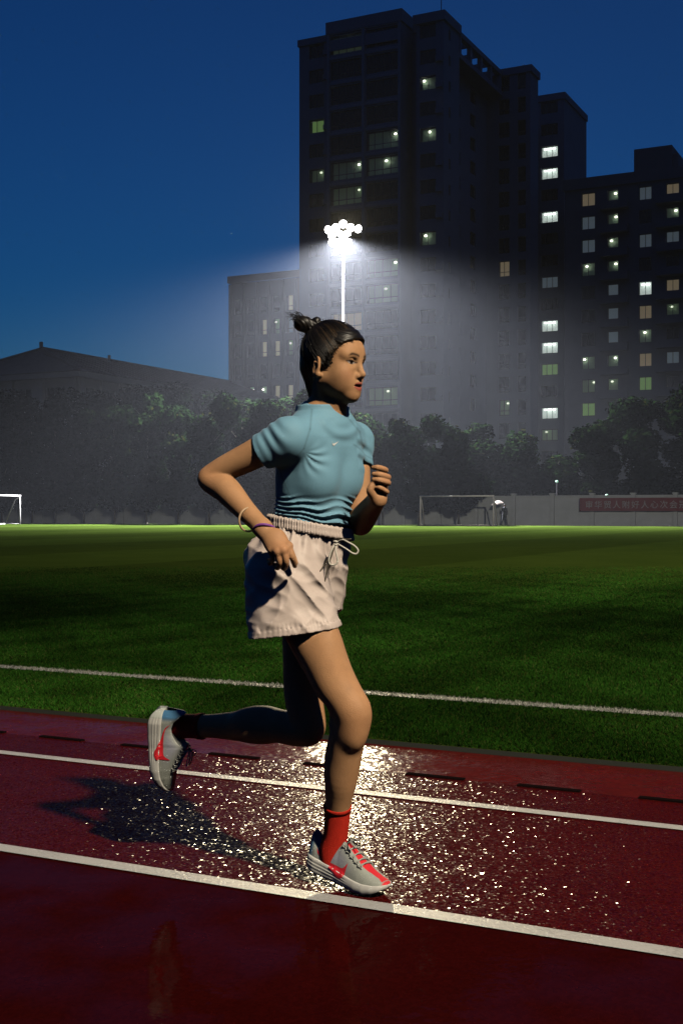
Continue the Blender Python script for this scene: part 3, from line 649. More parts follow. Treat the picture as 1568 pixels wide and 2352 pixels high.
# ================================================================ the runner
class Vol:
    """a signed-distance volume; shapes are blended in and the surface is polygonised with surface nets"""
    def __init__(s, lo, hi, h):
        s.lo = np.array(lo, float); s.h = h
        s.n = np.ceil((np.array(hi) - s.lo) / h).astype(int) + 1
        s.f = np.full(s.n, 0.3, np.float32)
    def block(s, lo, hi):
        a = np.clip(np.floor((np.array(lo) - s.lo) / s.h).astype(int), 0, s.n)
        b = np.clip(np.ceil((np.array(hi) - s.lo) / s.h).astype(int) + 1, 0, s.n)
        if np.any(b <= a): return None
        sl = tuple(slice(i, j) for i, j in zip(a, b))
        g = [(s.lo[i] + s.h * np.arange(a[i], b[i])).astype(np.float32) for i in range(3)]
        return sl, np.meshgrid(*g, indexing='ij', sparse=True)
    def add(s, pr, k=0.0, off=0.0):
        fn, lo, hi = pr; pad = k + abs(off) + 0.03
        r = s.block(np.array(lo) - pad, np.array(hi) + pad)
        if r is None: return
        sl, (X, Y, Z) = r
        d = (fn(X, Y, Z) - off).astype(np.float32); f = s.f[sl]
        if k > 0:
            hh = np.maximum(k - np.abs(f - d), 0) / k
            s.f[sl] = np.minimum(f, d) - hh * hh * k * 0.25
        else: s.f[sl] = np.minimum(f, d)
    def sub(s, pr, k=0.0, off=0.0):
        fn, lo, hi = pr; pad = k + abs(off) + 0.03
        r = s.block(np.array(lo) - pad, np.array(hi) + pad)
        if r is None: return
        sl, (X, Y, Z) = r
        d = -(fn(X, Y, Z) - off).astype(np.float32); f = s.f[sl]
        if k > 0:
            hh = np.maximum(k - np.abs(f - d), 0) / k
            s.f[sl] = np.maximum(f, d) + hh * hh * k * 0.25
        else: s.f[sl] = np.maximum(f, d)
    def apply(s, fn, lo=None, hi=None):
        sl, (X, Y, Z) = s.block(s.lo if lo is None else lo, s.lo + s.h * s.n if hi is None else hi)
        s.f[sl] = fn(s.f[sl], X, Y, Z)
    def nets(s, smooth=1):
        f = s.f; sg = f < 0
        c = np.zeros(tuple(s.n - 1), np.int8)
        for i in (0, 1):
            for j in (0, 1):
                for k in (0, 1):
                    c += sg[i:s.n[0]-1+i, j:s.n[1]-1+j, k:s.n[2]-1+k]
        act = (c > 0) & (c < 8); co = np.argwhere(act)
        idx = np.full(act.shape, -1, np.int32); idx[act] = np.arange(len(co))
        corner = [(i, j, k) for i in (0, 1) for j in (0, 1) for k in (0, 1)]
        val = {q: f[co[:, 0]+q[0], co[:, 1]+q[1], co[:, 2]+q[2]] for q in corner}
        acc = np.zeros((len(co), 3)); cnt = np.zeros(len(co))
        for q in corner:
            for ax in range(3):
                if q[ax]: continue
                r = list(q); r[ax] = 1; r = tuple(r)
                va, vb = val[q], val[r]; m = (va < 0) != (vb < 0)
                t = np.where(m, va / np.where(m, va - vb, 1), 0)
                p = np.array(q, float)[None, :].repeat(len(co), 0); p[:, ax] += t
                acc[m] += p[m]; cnt[m] += 1
        v = s.lo + s.h * (co + acc / cnt[:, None])
        faces = []
        for ax in range(3):
            b, cc = (ax + 1) % 3, (ax + 2) % 3
            A = [slice(1, -1)] * 3; B = [slice(1, -1)] * 3
            A[ax] = slice(0, -1); B[ax] = slice(1, None)
            sa, sb = sg[tuple(A)], sg[tuple(B)]
            e = np.argwhere(sa != sb); fl = sa[tuple(e.T)]
            off = np.ones(3, int); off[ax] = 0; e = e + off
            def g(db, dc):
                q = e.copy(); q[:, b] += db; q[:, cc] += dc
                return idx[tuple(q.T)]
            quad = np.stack([g(-1, -1), g(0, -1), g(0, 0), g(-1, 0)], 1)
            quad[~fl] = quad[~fl][:, ::-1]; faces.append(quad)
        fc = np.concatenate(faces); fc = fc[(fc >= 0).all(1)]
        for _ in range(smooth):                      # light Laplacian to take the grid out
            sm = np.zeros_like(v); ct = np.zeros(len(v))
            for i in range(4):
                a, d = fc[:, i], fc[:, (i + 1) % 4]
                for q in range(3):
                    sm[:, q] += np.bincount(a, v[d, q], len(v)) + np.bincount(d, v[a, q], len(v))
                ct += np.bincount(a, minlength=len(v)) + np.bincount(d, minlength=len(v))
            v = 0.5 * v + 0.5 * sm / np.maximum(ct, 1)[:, None]
        return v, fc
# ---- primitives: (distance function, box low, box high)
def cone(a, b, ra, rb):
    a = np.array(a, float); b = np.array(b, float); ab = b - a; q = float(ab @ ab) + 1e-12
    def fn(X, Y, Z):
        x, y, z = X - a[0], Y - a[1], Z - a[2]
        t = np.clip((x * ab[0] + y * ab[1] + z * ab[2]) / q, 0, 1)
        return np.sqrt((x - t*ab[0])**2 + (y - t*ab[1])**2 + (z - t*ab[2])**2) - (ra + (rb - ra) * t)
    r = max(ra, rb); return fn, np.minimum(a, b) - r, np.maximum(a, b) + r
def ball(c, r): return cone(c, np.array(c) + [0, 0, 1e-4], r, r)
def ell(c, rad, R=None):
    """ellipsoid, the rows of R are its axes"""
    c = np.array(c, float); rad = np.array(rad, float); R = np.eye(3) if R is None else np.array(R, float)
    def fn(X, Y, Z):
        x, y, z = X - c[0], Y - c[1], Z - c[2]
        k0 = 0; k1 = 0
        for i in range(3):
            q = R[i, 0]*x + R[i, 1]*y + R[i, 2]*z
            k0 = k0 + (q / rad[i])**2; k1 = k1 + (q / rad[i]**2)**2
        k0 = np.sqrt(k0); return k0 * (k0 - 1) / (np.sqrt(k1) + 1e-6)
    m = rad.max(); return fn, c - m, c + m
def limb(pts, rads, n=6):
    """smooth limb through joints with its own radius at every joint"""
    q = spline([np.append(np.array(p, float), r) for p, r in zip(pts, rads)], n)
    ps = np.array(q)[:, :3]; rs = np.array(q)[:, 3]
    seg = [cone(ps[i], ps[i+1], rs[i], rs[i+1]) for i in range(len(ps)-1)]
    def fn(X, Y, Z):
        d = seg[0][0](X, Y, Z)
        for g in seg[1:]:
            e = g[0](X, Y, Z); k = 0.012
            hh = np.maximum(k - np.abs(d - e), 0) / k; d = np.minimum(d, e)
        return d
    return fn, ps.min(0) - rs.max(), ps.max(0) + rs.max()
def unit(v): v = np.array(v, float); return v / np.linalg.norm(v)
def wob(X, Y, Z, sc, seed, n=5):
    """smooth pseudo-noise: a few sine waves in random directions"""
    r = np.random.default_rng(seed); o = 0
    for i in range(n):
        d = unit(r.normal(size=3)) * sc * (0.6 + 0.8 * r.random()); p = r.random() * 6.28
        o = o + np.sin(X*d[0] + Y*d[1] + Z*d[2] + p)
    return o / n * 1.6
def smooth01(x): x = np.clip(x, 0, 1); return x*x*(3-2*x)

# ---- frames
def yawframe(deg, pitch=0.0):
    a = math.radians(deg); f = np.array([math.cos(a), -math.sin(a), 0]); r = np.array([-math.sin(a), -math.cos(a), 0]); u = np.array([0, 0, 1.0])
    p = math.radians(pitch); f2 = f*math.cos(p) - u*math.sin(p); u2 = u*math.cos(p) + f*math.sin(p)
    return f2, r, u2
HF, HR, HU = yawframe(31, 3); HO = P(767, 835, 3.52); HM = np.array([HF, HR, HU])
HK = .93
def hp(f, r, u): return HO + f*HK*HF + r*HK*HR + u*HU
def hell(c, rad): return ell(c, (rad[0]*HK, rad[1]*HK, rad[2]), HM)
def hloc(v):
    q = np.asarray(v) - HO; return q @ HF/HK, q @ HR/HK, q @ HU
CF, CR, _ = yawframe(37)
# torso profile: height, centre px x, depth, half width, half depth
TOR = [(0.76, 686, 3.575, .134, .080), (0.82, 685, 3.575, .142, .090), (0.90, 688, 3.575, .148, .096), (0.97, 700, 3.572, .138, .090),
       (1.035, 715, 3.570, .121, .083), (1.07, 717, 3.570, .117, .081), (1.11, 721, 3.568, .117, .080), (1.17, 726, 3.565, .126, .086),
       (1.24, 733, 3.562, .135, .088), (1.285, 738, 3.562, .135, .084), (1.32, 741, 3.562, .118, .074), (1.36, 743, 3.560, .070, .058)]
tz = np.array([t[0] for t in TOR]); tcx = np.array([(t[1]-784)*t[2]/FPX for t in TOR]); tcy = np.array([t[2] for t in TOR])
ta = np.array([t[3] for t in TOR]); tb = np.array([t[4] for t in TOR])
def torso_pr(z0=0.78, z1=1.37):
    def fn(X, Y, Z):
        zz = Z
        cx, cyy = np.interp(zz, tz, tcx), np.interp(zz, tz, tcy); a, b = np.interp(zz, tz, ta), np.interp(zz, tz, tb)
        l = (X - cx)*CR[0] + (Y - cyy)*CR[1]; g = (X - cx)*CF[0] + (Y - cyy)*CF[1]
        q = (np.abs(l/a)**2.3 + np.abs(g/b)**2.3)**(1/2.3)
        d = (q - 1) * np.minimum(a, b) * 0.95
        return np.maximum(np.maximum(d, Z - z1), z0 - Z)
    return fn, np.array([-.35, 3.38, z0]), np.array([.15, 3.76, z1])
def tc(z, l, g):
    """torso point at height z, l to her right, g forward"""
    c = np.array([np.interp(z, tz, tcx), np.interp(z, tz, tcy), z]); return c + l*CR + g*CF

# ---- joints
SHN, ELN, WRN = P(662, 1006, 3.43), P(487, 1096, 3.50), P(603, 1212, 3.365)
SHF, ELF, WRF = P(814, 1014, 3.69), P(826, 1196, 3.615), P(866, 1146, 3.455)
HPN, KNN, ANN = P(660, 1325, 3.50), P(806, 1640, 3.43), P(768, 1950, 3.580)
HPF, KNF, ANF = P(706, 1318, 3.65), P(698, 1668, 3.63), P(432, 1668, 3.83)
NB = P(745, 962, 3.56)

def torso(V, off=0.0, cloth=False):
    V.add(torso_pr(), 0, off)
    for sd in (1, -1):
        V.add(ell(tc(1.168, sd*.058, .052), (.047, .056, .054), np.array([CF, CR, [0, 0, 1]])), .035, off)      # bust
        V.add(ell(tc(1.215, sd*.060, .036), (.043, .056, .050), np.array([CF, CR, [0, 0, 1]])), .035, off)
    V.add(cone(NB + [0, 0, -.03], SHN + [0.012, 0.01, -.002], .044, .040), .05, off)
    V.add(cone(NB + [0, 0, -.03], SHF + [-.012, -.01, 0], .044, .040), .05, off)
    V.add(cone(tc(1.34, 0, -.03), tc(1.22, 0, -.055), .04, .05), .05, off)
    V.add(ball(SHN, .046), .03, off); V.add(ball(SHF, .045), .03, off)
ARM_N = limb([SHN, SHN*.5 + ELN*.5 + [0, 0, .004], ELN, ELN*.72 + WRN*.28 + [.002, 0, .003], ELN*.35+WRN*.65, WRN],
             [.047, .041, .0345, .0385, .030, .0235])
ARM_F = limb([SHF, SHF*.5 + ELF*.5, ELF, ELF*.7 + WRF*.3 + [0, 0, -.004], WRF], [.045, .039, .034, .037, .025])
LEG_N = limb([HPN + [0, 0, .02], P(711, 1450, 3.47), P(766, 1560, 3.445), KNN + [.002, 0, 0], P(796, 1700, 3.465), P(784, 1785, 3.505), P(775, 1860, 3.545), ANN],
             [.082, .0690, .0590, .0520, .0510, .0460, .0345, .0290])
LEG_F = limb([HPF + [0, 0, .02], HPF*.6 + KNF*.4, HPF*.22 + KNF*.78 + [-.004, 0, 0], KNF + [.006, 0, -.003], KNF*.78 + ANF*.22, KNF*.62 + ANF*.38, KNF*.25 + ANF*.75, ANF],
             [.076, .070, .057, .0515, .049, .0515, .037, .034])

SKIN = np.array([0.56, 0.305, 0.155])
def body_volume(lo, hi, h):
    V = Vol(lo, hi, h)
    torso(V)
    V.add(LEG_N, .03); V.add(LEG_F, .03)
    # knees and calves
    V.add(ell(KNN + [.016, -.012, .006], (.030, .032, .040)), .03); V.add(ell(KNN + [.010, -.010, -.058], (.018, .020, .030)), .04)
    V.add(ell(P(778, 1745, 3.515), (.034, .042, .085)), .03)
    V.add(ell(P(752, 1510, 3.435), (.036, .042, .10)), .04)
    V.add(ell(KNF + [.018, -.01, -.012], (.032, .034, .034)), .03)
    V.add(ell(P(598, 1662, 3.71), (.085, .045, .047)), .03)
    V.add(cone(KNN + [-.040, .012, .03], KNN + [-.048, .016, -.03], .012, .010), .025)       # hamstring tendon
    V.add(ARM_N, .012); V.add(ARM_F, .012)
    V.add(ball(ELN + [-.012, .006, -.004], .026), .02); V.add(ball(ELF + [0, .006, -.010], .028), .02)
    # neck
    V.add(cone(hp(-.024, 0, -.045), NB + [-.004, .006, -.02], .0425, .0475), .03)
    for sd in (1, -1):
        V.add(cone(hp(-.014, sd*.050, -.055), NB + HF*.035 + HR*sd*.014 + [0, 0, -.012], .011, .010), .014)
    V.add(cone(hp(.028, 0, -.10), NB + HF*.036 + [0, 0, .0], .022, .016), .03)
    V.add(cone(NB + HR*.02 + HF*.03, SHN + [.02, -.03, -.012], .012, .010), .03)
    # head
    V.add(hell(hp(-.008, 0, .030), (.091, .072, .082)), .02)
    V.add(hell(hp(.036, 0, .030), (.052, .058, .050)), .025)
    V.add(hell(hp(.036, 0, -.026), (.047, .050, .058)), .026)
    V.add(hell(hp(.070, 0, .024), (.018, .046, .030)), .02)
    for sd in (1, -1):
        V.add(cone(hp(.004, sd*.047, -.042), hp(.064, sd*.012, -.086), .0185, .0150), .024)
        V.add(hell(hp(.050, sd*.040, -.032), (.027, .023, .026)), .028)
        V.add(cone(hp(.074, sd*.012, .017), hp(.066, sd*.046, .020), .011, .010), .014)
    V.add(ball(hp(.069, 0, -.0875), .0160), .022)
    for sd in (1, -1): V.add(hell(hp(.030, sd*.036, -.052), (.038, .020, .034)), .02)
    V.add(hell(hp(.066, 0, -.058), (.026, .032, .026)), .02)
    for sd in (1, -1):                                   # eyes: socket, ball, lids
        V.sub(hell(hp(.0905, sd*.033, .001), (.0135, .017, .0105)), .010)
        V.add(hell(hp(.0655, sd*.032, -.002), (.0125, .0155, .0115)), .002)
        V.add(limb([hp(.0690, sd*.0485, .000), hp(.0765, sd*.040, .0060), hp(.0800, sd*.030, .0065), hp(.0800, sd*.020, .0015)], [.002, .0032, .0034, .002], 4), .0025)
        V.add(limb([hp(.0690, sd*.0480, -.003), hp(.0755, sd*.038, -.0085), hp(.0785, sd*.028, -.0085), hp(.0790, sd*.020, -.003)], [.002, .0028, .0028, .002], 4), .003)
    V.add(cone(hp(.080, 0, .012), hp(.098, 0, -.027), .0078, .0088), .010)               # nose
    V.add(ball(hp(.1005, 0, -.0315), .0098), .006)
    for sd in (1, -1):
        V.add(hell(hp(.0885, sd*.0118, -.0365), (.0105, .0072, .0078)), .006)
        V.sub(hell(hp(.0945, sd*.0062, -.0445), (.0055, .0036, .0040)), .002)
    # lips, parted
    V.add(limb([hp(.0765, .0215, -0.0615), hp(.0870, .0105, -0.0555), hp(.0905, 0, -0.0555), hp(.0870, -.0105, -0.0555), hp(.0765, -.0215, -0.0615)], [.0028, .0052, .0054, .0052, .0028], 4), .005)
    V.add(limb([hp(.0760, .0195, -0.0655), hp(.0845, .0105, -0.0715), hp(.0875, 0, -0.0728), hp(.0845, -.0105, -0.0715), hp(.0760, -.0195, -0.0655)], [.003, .0062, .0068, .0062, .003], 4), .006)
    V.sub(hell(hp(.0880, 0, -0.0630), (.022, .0205, .0036)), .0025)
    V.sub(cone(hp(.0930, 0, -0.0445), hp(.0945, 0, -0.0500), .0022, .0026), .004)
    # ear
    er = np.array([unit(HF*.92 + HR*.38), unit(HR*.92 - HF*.38 + HU*.05), unit(HU*.97 - HF*.22)])
    eo = hp(-.014, .0735, -.014)
    for sd in (1,):
        V.add(ell(eo + HR*.003, (.0165, .0075, .0290), er), .004)
        V.sub(ell(eo + er[1]*.0095 + er[0]*.0005 + er[2]*.003, (.0115, .0065, .0215), er), .004)
        V.add(limb([eo + er[0]*.006 + er[2]*.010 + er[1]*.003, eo - er[0]*.004 + er[2]*.010 + er[1]*.004, eo - er[0]*.006 - er[2]*.008 + er[1]*.004, eo + er[0]*.004 - er[2]*.014 + er[1]*.004], [.003, .003, .003, .003], 4), .003)
        V.add(ball(eo + er[0]*.004 - er[2]*.024 + er[1]*.002, .0085), .006)
        V.sub(ball(eo + er[0]*.006 + er[1]*.006 - er[2]*.002, .006), .003)
    # hands
    hand_n(V); hand_f(V)
    return V
def finger(V, pts, rads, k=.004):
    V.add(limb(pts, [q*.93 for q in rads], 4), k)
def hand_n(V):
    kn = [P(663, 1254, 3.322), P(651, 1264, 3.308), P(637, 1268, 3.310), P(623, 1264, 3.325)]
    for q, r in zip(kn, (.0125, .0128, .0122, .0112)):
        V.add(limb([WRN + (q - kn[1])*.25, (WRN + q)*.5 + [0, .004, 0], q], [.019, .0150, r*.92], 4), .012)
    V.add(ell((WRN + kn[1] + kn[2])/3 + [.004, .012, .004], (.030, .018, .036)), .012)
    for q in kn: V.add(ball(q + [0, -.002, .001], .0098), .004)
    finger(V, [kn[0], P(670, 1278, 3.318), P(675, 1292, 3.336), P(677, 1300, 3.350)], [.0105, .0090, .0082, .0068])
    finger(V, [kn[1], P(657, 1290, 3.312), P(653, 1305, 3.338), P(646, 1300, 3.358)], [.0105, .0092, .0084, .007])
    finger(V, [kn[2], P(642, 1291, 3.314), P(637, 1304, 3.338), P(631, 1297, 3.358)], [.0100, .0088, .0080, .0068])
    finger(V, [kn[3], P(626, 1284, 3.330), P(620, 1294, 3.350), P(616, 1287, 3.364)], [.0090, .0078, .0072, .006])
    finger(V, [P(632, 1234, 3.372), P(660, 1256, 3.375), P(672, 1278, 3.372), P(679, 1293, 3.368)], [.014, .0112, .0095, .0075], .008)
def hand_f(V):
    mc = [P(873, 1083, 3.478), P(879, 1096, 3.482), P(880, 1110, 3.480), P(877, 1125, 3.470)]
    for q in mc:
        V.add(limb([WRF, (WRF + q)*.5 + [.001, .004, 0], q], [.020, .0150, .0115], 4), .012)
    V.add(ell(P(866, 1122, 3.455), (.017, .018, .030)), .012)
    pip = [P(885, 1080, 3.440), P(891, 1096, 3.438), P(891, 1109, 3.436), P(888, 1130, 3.440)]
    dip = [P(869, 1074, 3.414), P(872, 1090, 3.412), P(872, 1103, 3.412), P(874, 1121, 3.420)]
    tip = [P(857, 1074, 3.418), P(858, 1089, 3.414), P(858, 1101, 3.414), P(862, 1117, 3.424)]
    for i in range(4):
        r = (.0092, .0095, .0090, .0080)[i]
        finger(V, [mc[i], pip[i], dip[i], tip[i]], [r*1.1, r, r*.92, r*.75], .003)
    finger(V, [P(858, 1142, 3.437), P(850, 1128, 3.420), P(853, 1116, 3.418), P(860, 1106, 3.424)], [.015, .0115, .0095, .0080], .008)

def skin_col(v):
    c = np.tile(SKIN, (len(v), 1)).astype(np.float32)
    f, r, u = hloc(v)
    head = (u > -.12) & (np.abs(r) < .1) & (f > -.1) & (f < .12)
    def mix(mask, col):
        m = np.clip(mask, 0, 1)[:, None] * head[:, None]; c[:] = c*(1-m) + np.array(col)*m
    ar = np.abs(r); front = smooth01((f - .05)/.015)
    # warm cheeks and nose tip, the skin's own redness
    mix(.30*np.exp(-(((ar-.045)/.02)**2 + ((u+.035)/.02)**2))*front, (.62, .27, .17))
    # lips
    lu = -.0555 - .006*(ar/.021)**2; ll = -.0725 + .007*(ar/.021)**2
    lip = smooth01((lu + .0040 - u)/.0018) * smooth01((u - ll + .0055)/.0018) * smooth01((.0225 - ar)/.003) * smooth01((f - .070)/.004)
    mix(lip, (.42, .115, .085))
    inner = np.exp(-(((u+.063)/.0030)**2)*1.0) * smooth01((.0195 - ar)/.002) * smooth01((.0875-f)/.004) * smooth01((f-.05)/.01)
    mix(inner*1.3, (.05, .012, .01))
    # brows
    bu = .0185 + .0045*np.sin(np.clip((ar-.012)/.04, 0, 1)*2.4) - .004*smooth01((ar-.038)/.016)
    brow = np.exp(-((u-bu)/.0037)**2) * smooth01((ar-.010)/.004) * smooth01((.055-ar)/.012) * front
    mix(brow*1.0, (.035, .020, .014))
    # eyes
    ec = .0325; q = (ar - ec)/.0165
    up = .0035*(1 - np.clip(np.abs(q), 0, 1)**2) + .0004; dn = -.0062*(1 - np.clip(np.abs(q), 0, 1)**2) + .0004
    uu = u - .001 - .0012*q
    eye = smooth01((up - uu)/.0012 + .5) * smooth01((uu - dn)/.0012 + .5) * (np.abs(q) < 1) * front
    mix(eye, (.42, .36, .33))
    iris = smooth01((.0058 - np.sqrt((ar-.0300)**2 + (u+.0005)**2))/.0012 + .5) * eye
    mix(iris, (.018, .010, .008))
    lash = np.exp(-((uu - up - .0008)/.0021)**2) * (np.abs(q) < 1.15) * front
    mix(lash*.95, (.025, .014, .010))
    mix(.45*np.exp(-((uu - dn + .0002)/.0010)**2) * (np.abs(q) < 1.0) * front, (.12, .06, .04))
    # knuckles slightly redder
    for kk in (P(651, 1262, 3.31), P(888, 1100, 3.43)):
        dd = np.linalg.norm(v - kk, axis=1); m = (.22*np.exp(-(dd/.04)**2))[:, None]; c[:] = c*(1-m) + np.array((.62, .28, .17))*m
    # blood nearer the surface over knees, elbows and in uneven patches
    for kk, rr_ in ((KNN, .07), (ELN, .05), (ELF, .05), (KNF, .06)):
        m = (.35*np.exp(-(np.linalg.norm(v - kk, axis=1)/rr_)**2))[:, None]; c[:] = c*(1-m) + c*np.array((1.0, .80, .72))*m
    m = (.5 + .5*np.clip(wob(v[:, 0], v[:, 1], v[:, 2], 60, 21), -1, 1))[:, None]*.22; c[:] = c*(1-m) + c*np.array((.92, .78, .68))*m
    return c

def join_parts(parts):
    vs_, fs_, n = [], [], 0
    for v, f in parts: vs_.append(v); fs_.append(f + n); n += len(v)
    return np.concatenate(vs_), np.concatenate(fs_)
M_skin = mat_attr('skin', rough=0.56, sss=0.0, bump=0.4, bscale=420, spec=0.26, noise=.22)
b_low = body_volume((-.46, 3.28, .05), (.26, 3.96, 1.365), .005)
v1, f1 = b_low.nets(1)
b_head = body_volume(HO - [.15, .14, .155], HO + [.15, .14, .135], .0017)
v2, f2 = b_head.nets(1)
b_hn = body_volume(P(590, 1195, 3.36) - [0, .085, .155], P(700, 1195, 3.36) + [.01, .06, .005], .0021)
v3, f3 = b_hn.nets(1)
b_hf = body_volume(P(838, 1165, 3.44) - [0, .06, 0], P(902, 1060, 3.44) + [0, .075, 0], .0021)
v4, f4 = b_hf.nets(1)
def cull(v, f, keep):
    m = keep[f].all(1); return v, f[m]
def inside(V, v, e): return ((v > V.lo + e) & (v < V.lo + V.h*(V.n-1) - e)).all(1)
v1, f1 = cull(v1, f1, ~(inside(b_head, v1, .008) | inside(b_hn, v1, .008) | inside(b_hf, v1, .008)))
bv, bf = join_parts([(v1, f1), (v2, f2), (v3, f3), (v4, f4)])
body_me = mesh_np('person', bv, bf, True, skin_col(bv))
person = link('person', body_me, M_skin)
tag(person, 'woman running to the right on the wet track in blue t-shirt and pale shorts', 'person')

# ---- hair
def hair_volume():
    V = Vol(HO - [.16, .13, .13], HO + [.12, .13, .16], .0019)
    V.add(hell(hp(-.010, 0, .034), (.0985, .0785, .0865)), .01)
    V.add(cone(hp(-.062, 0, -.015), hp(-.052, 0, -.082), .046, .030), .03)
    V.add(hell(hp(.045, 0, .050), (.050, .062, .046)), .02)
    def cutface(f, X, Y, Z):
        x, y, z = X-HO[0], Y-HO[1], Z-HO[2]
        a = (x*HF[0]+y*HF[1]+z*HF[2])/HK; r = (x*HR[0]+y*HR[1]+z*HR[2])/HK; u = x*HU[0]+y*HU[1]+z*HU[2]
        lim = np.interp(u, [-.12, -.050, -.040, -.020, .0, .020, .035, .048, .060, .068, .075], [-.042, -.030, .008, .022, .026, .034, .046, .058, .074, .086, .25])
        lim = lim + .0035*np.sin(u*260 + r*90) + .0025*np.sin(u*510+1)
        ear = .5*np.sqrt(((a+.014)/.021)**2 + ((u+.017)/.034)**2) - .5
        d = np.maximum(f, (a - lim)*.8)
        d = np.where(np.abs(r) > .045, np.maximum(d, -ear*.03), d)
        # combed strands running up to the bun
        bx, bu = a + .075, u - .095
        th = np.arctan2(np.sqrt(r*r + 1e-6)*np.sign(r), -bu*.9 + bx*.35)
        ph = np.arctan2(bu, bx + 1e-6)
        st = np.sin(ph*95 + 5*np.sin(r*40)) * .0005 + np.sin(ph*41 + r*60)*.0006
        return d + st.astype(np.float32)
    V.apply(cutface)
    # bun, its tie and loose end
    b0, b1 = P(697, 744, 3.53), P(727, 739, 3.53)
    V.add(cone(hp(-.062, 0, .085), P(715, 748, 3.53), .026, .017), .02)
    V.add(ell(b0, (.0285, .027, .0235), np.array([unit([1, 0, -.15]), [0, 1, 0], unit([.15, 0, 1])])), .008)
    V.add(ell(b1, (.0130, .017, .0150)), .006)
    def bunstr(f, X, Y, Z): return f + .0007*np.sin((X*1.2 + Z*.9)*420 + 3*np.sin(Y*120)) * (Z > HO[2] + .085)
    V.apply(bunstr)
    return V
hv, hf_ = hair_volume().nets(1)
M_hair = mat_attr('hair', rough=.44, spec=.5, noise=.3)
hf0, hr0, hu0 = hloc(hv); ph = np.arctan2(hu0 - .095, hf0 + .075)
stk = .5 + .5*np.sin(ph*170 + 9*np.sin(hr0*55) + 3*np.sin(ph*23)); stk *= .5 + .5*np.sin(ph*61 + hr0*120)
hair = link('hair', mesh_np('hair', hv, hf_, True, np.array([.0040, .0032, .0028])[None] + stk[:, None]**2*np.array([.022, .015, .010])[None]), M_hair, person)
M_wisp = mat('hair_strand', (.010, .007, .006), rough=.5, noise=.4, scale=60)
rg = random.Random(3); wisps = MB()
for i in range(46):
    a = P(690 + rg.uniform(-12, 14), 738 + rg.uniform(-10, 14), 3.53 + rg.uniform(-.015, .015))
    e = P(668 + rg.uniform(-14, 18), 722 + rg.uniform(-9, 16), 3.53 + rg.uniform(-.03, .03))
    m = (a + e)/2 + np.array([0, 0, rg.uniform(0, .010)])
    wisps.tube(spline([a, m, e], 5), np.linspace(.0011, .0004, 11), 4)
for i in range(26):                                   # nape and bun flyaways
    a = P(700 + rg.uniform(-6, 12), 765 + rg.uniform(-8, 30), 3.53 + rg.uniform(-.03, .03))
    e = a + np.array([rg.uniform(-.022, .0), rg.uniform(-.01, .01), rg.uniform(-.022, .016)])
    wisps.tube(spline([a, (a+e)/2 + np.array([-.004, 0, .003]), e], 4), np.linspace(.0008, .0003, 9), 4)
for i in range(150):                                  # fine hairs along the forehead and temple
    t = rg.random(); u = -.012 + .078*t; lim = np.interp(u, [-.020, .0, .020, .035, .048, .060, .068], [.022, .026, .034, .046, .058, .074, .086])
    r = np.interp(u, [-.02, .02, .045, .066], [.072, .068, .056, .030]) + rg.uniform(-.004, .004)
    a = hp(lim - .012, r, u + .006); e = hp(lim + rg.uniform(.001, .008), r - rg.uniform(-.003, .004), u - rg.uniform(-.002, .010))
    wisps.tube(spline([a, (a+e)/2 + HR*.003 + HF*.001, e], 3), np.linspace(.0007, .0003, 7), 3)
for i in range(60):                                   # crown flyaways
    th = rg.uniform(-.3, 2.4); a = hp(-.010 + .097*math.cos(th), rg.uniform(-.03, .03), .034 + .084*math.sin(th))
    e = a + HF*rg.uniform(-.014, .004) + np.array([0, 0, rg.uniform(.002, .010)])
    wisps.tube(spline([a, (a+e)/2 + np.array([0, 0, .002]), e], 3), np.linspace(.0011, .0004, 7), 3)
HC, HRAD = np.array([-.010, 0, .034]), np.array([.1005, .0805, .0885])      # combed strands lying over the cap, hairline to bun
strands = MB(); bun_l = (np.array([-.066, .004, .100]) - HC)/HRAD; bun_l /= np.linalg.norm(bun_l)
for i in range(420):
    u = rg.uniform(-.075, .072)
    if rg.random() < .72:
        f0 = float(np.interp(u, [-.075, -.05, -.040, -.020, .0, .020, .035, .048, .060, .072], [-.045, -.034, .004, .020, .024, .032, .044, .056, .072, .084])) + rg.uniform(-.012, .003); 
    else: f0 = rg.uniform(-.09, .05)
    if u < .024 and f0 > -.050 and f0 < .016: continue
    q = (np.array([f0, 0, u]) - HC)/HRAD; rr_ = 1 - q[0]**2 - q[2]**2
    if rr_ <= 0.02: continue
    q[1] = math.sqrt(rr_)*(1 if rg.random() < .85 else -1)
    lf = 1.004 + rg.uniform(-.006, .016); pts = []
    for t in np.linspace(0, 1, 12):
        w_ = q*(1-t) + bun_l*t; w_ /= np.linalg.norm(w_); w_ = w_*(lf + .012*math.sin(math.pi*t)*rg.uniform(.3, 1)); p_ = HC + w_*HRAD; pts.append(hp(*p_))
    strands.tube(spline(pts, 1), rg.uniform(.0006, .0012), 4)
strands.build('combed_strands', mat('combed_hair', (.006, .0045, .004), rough=.42, noise=.6, scale=90), hair, True)
temple = MB()
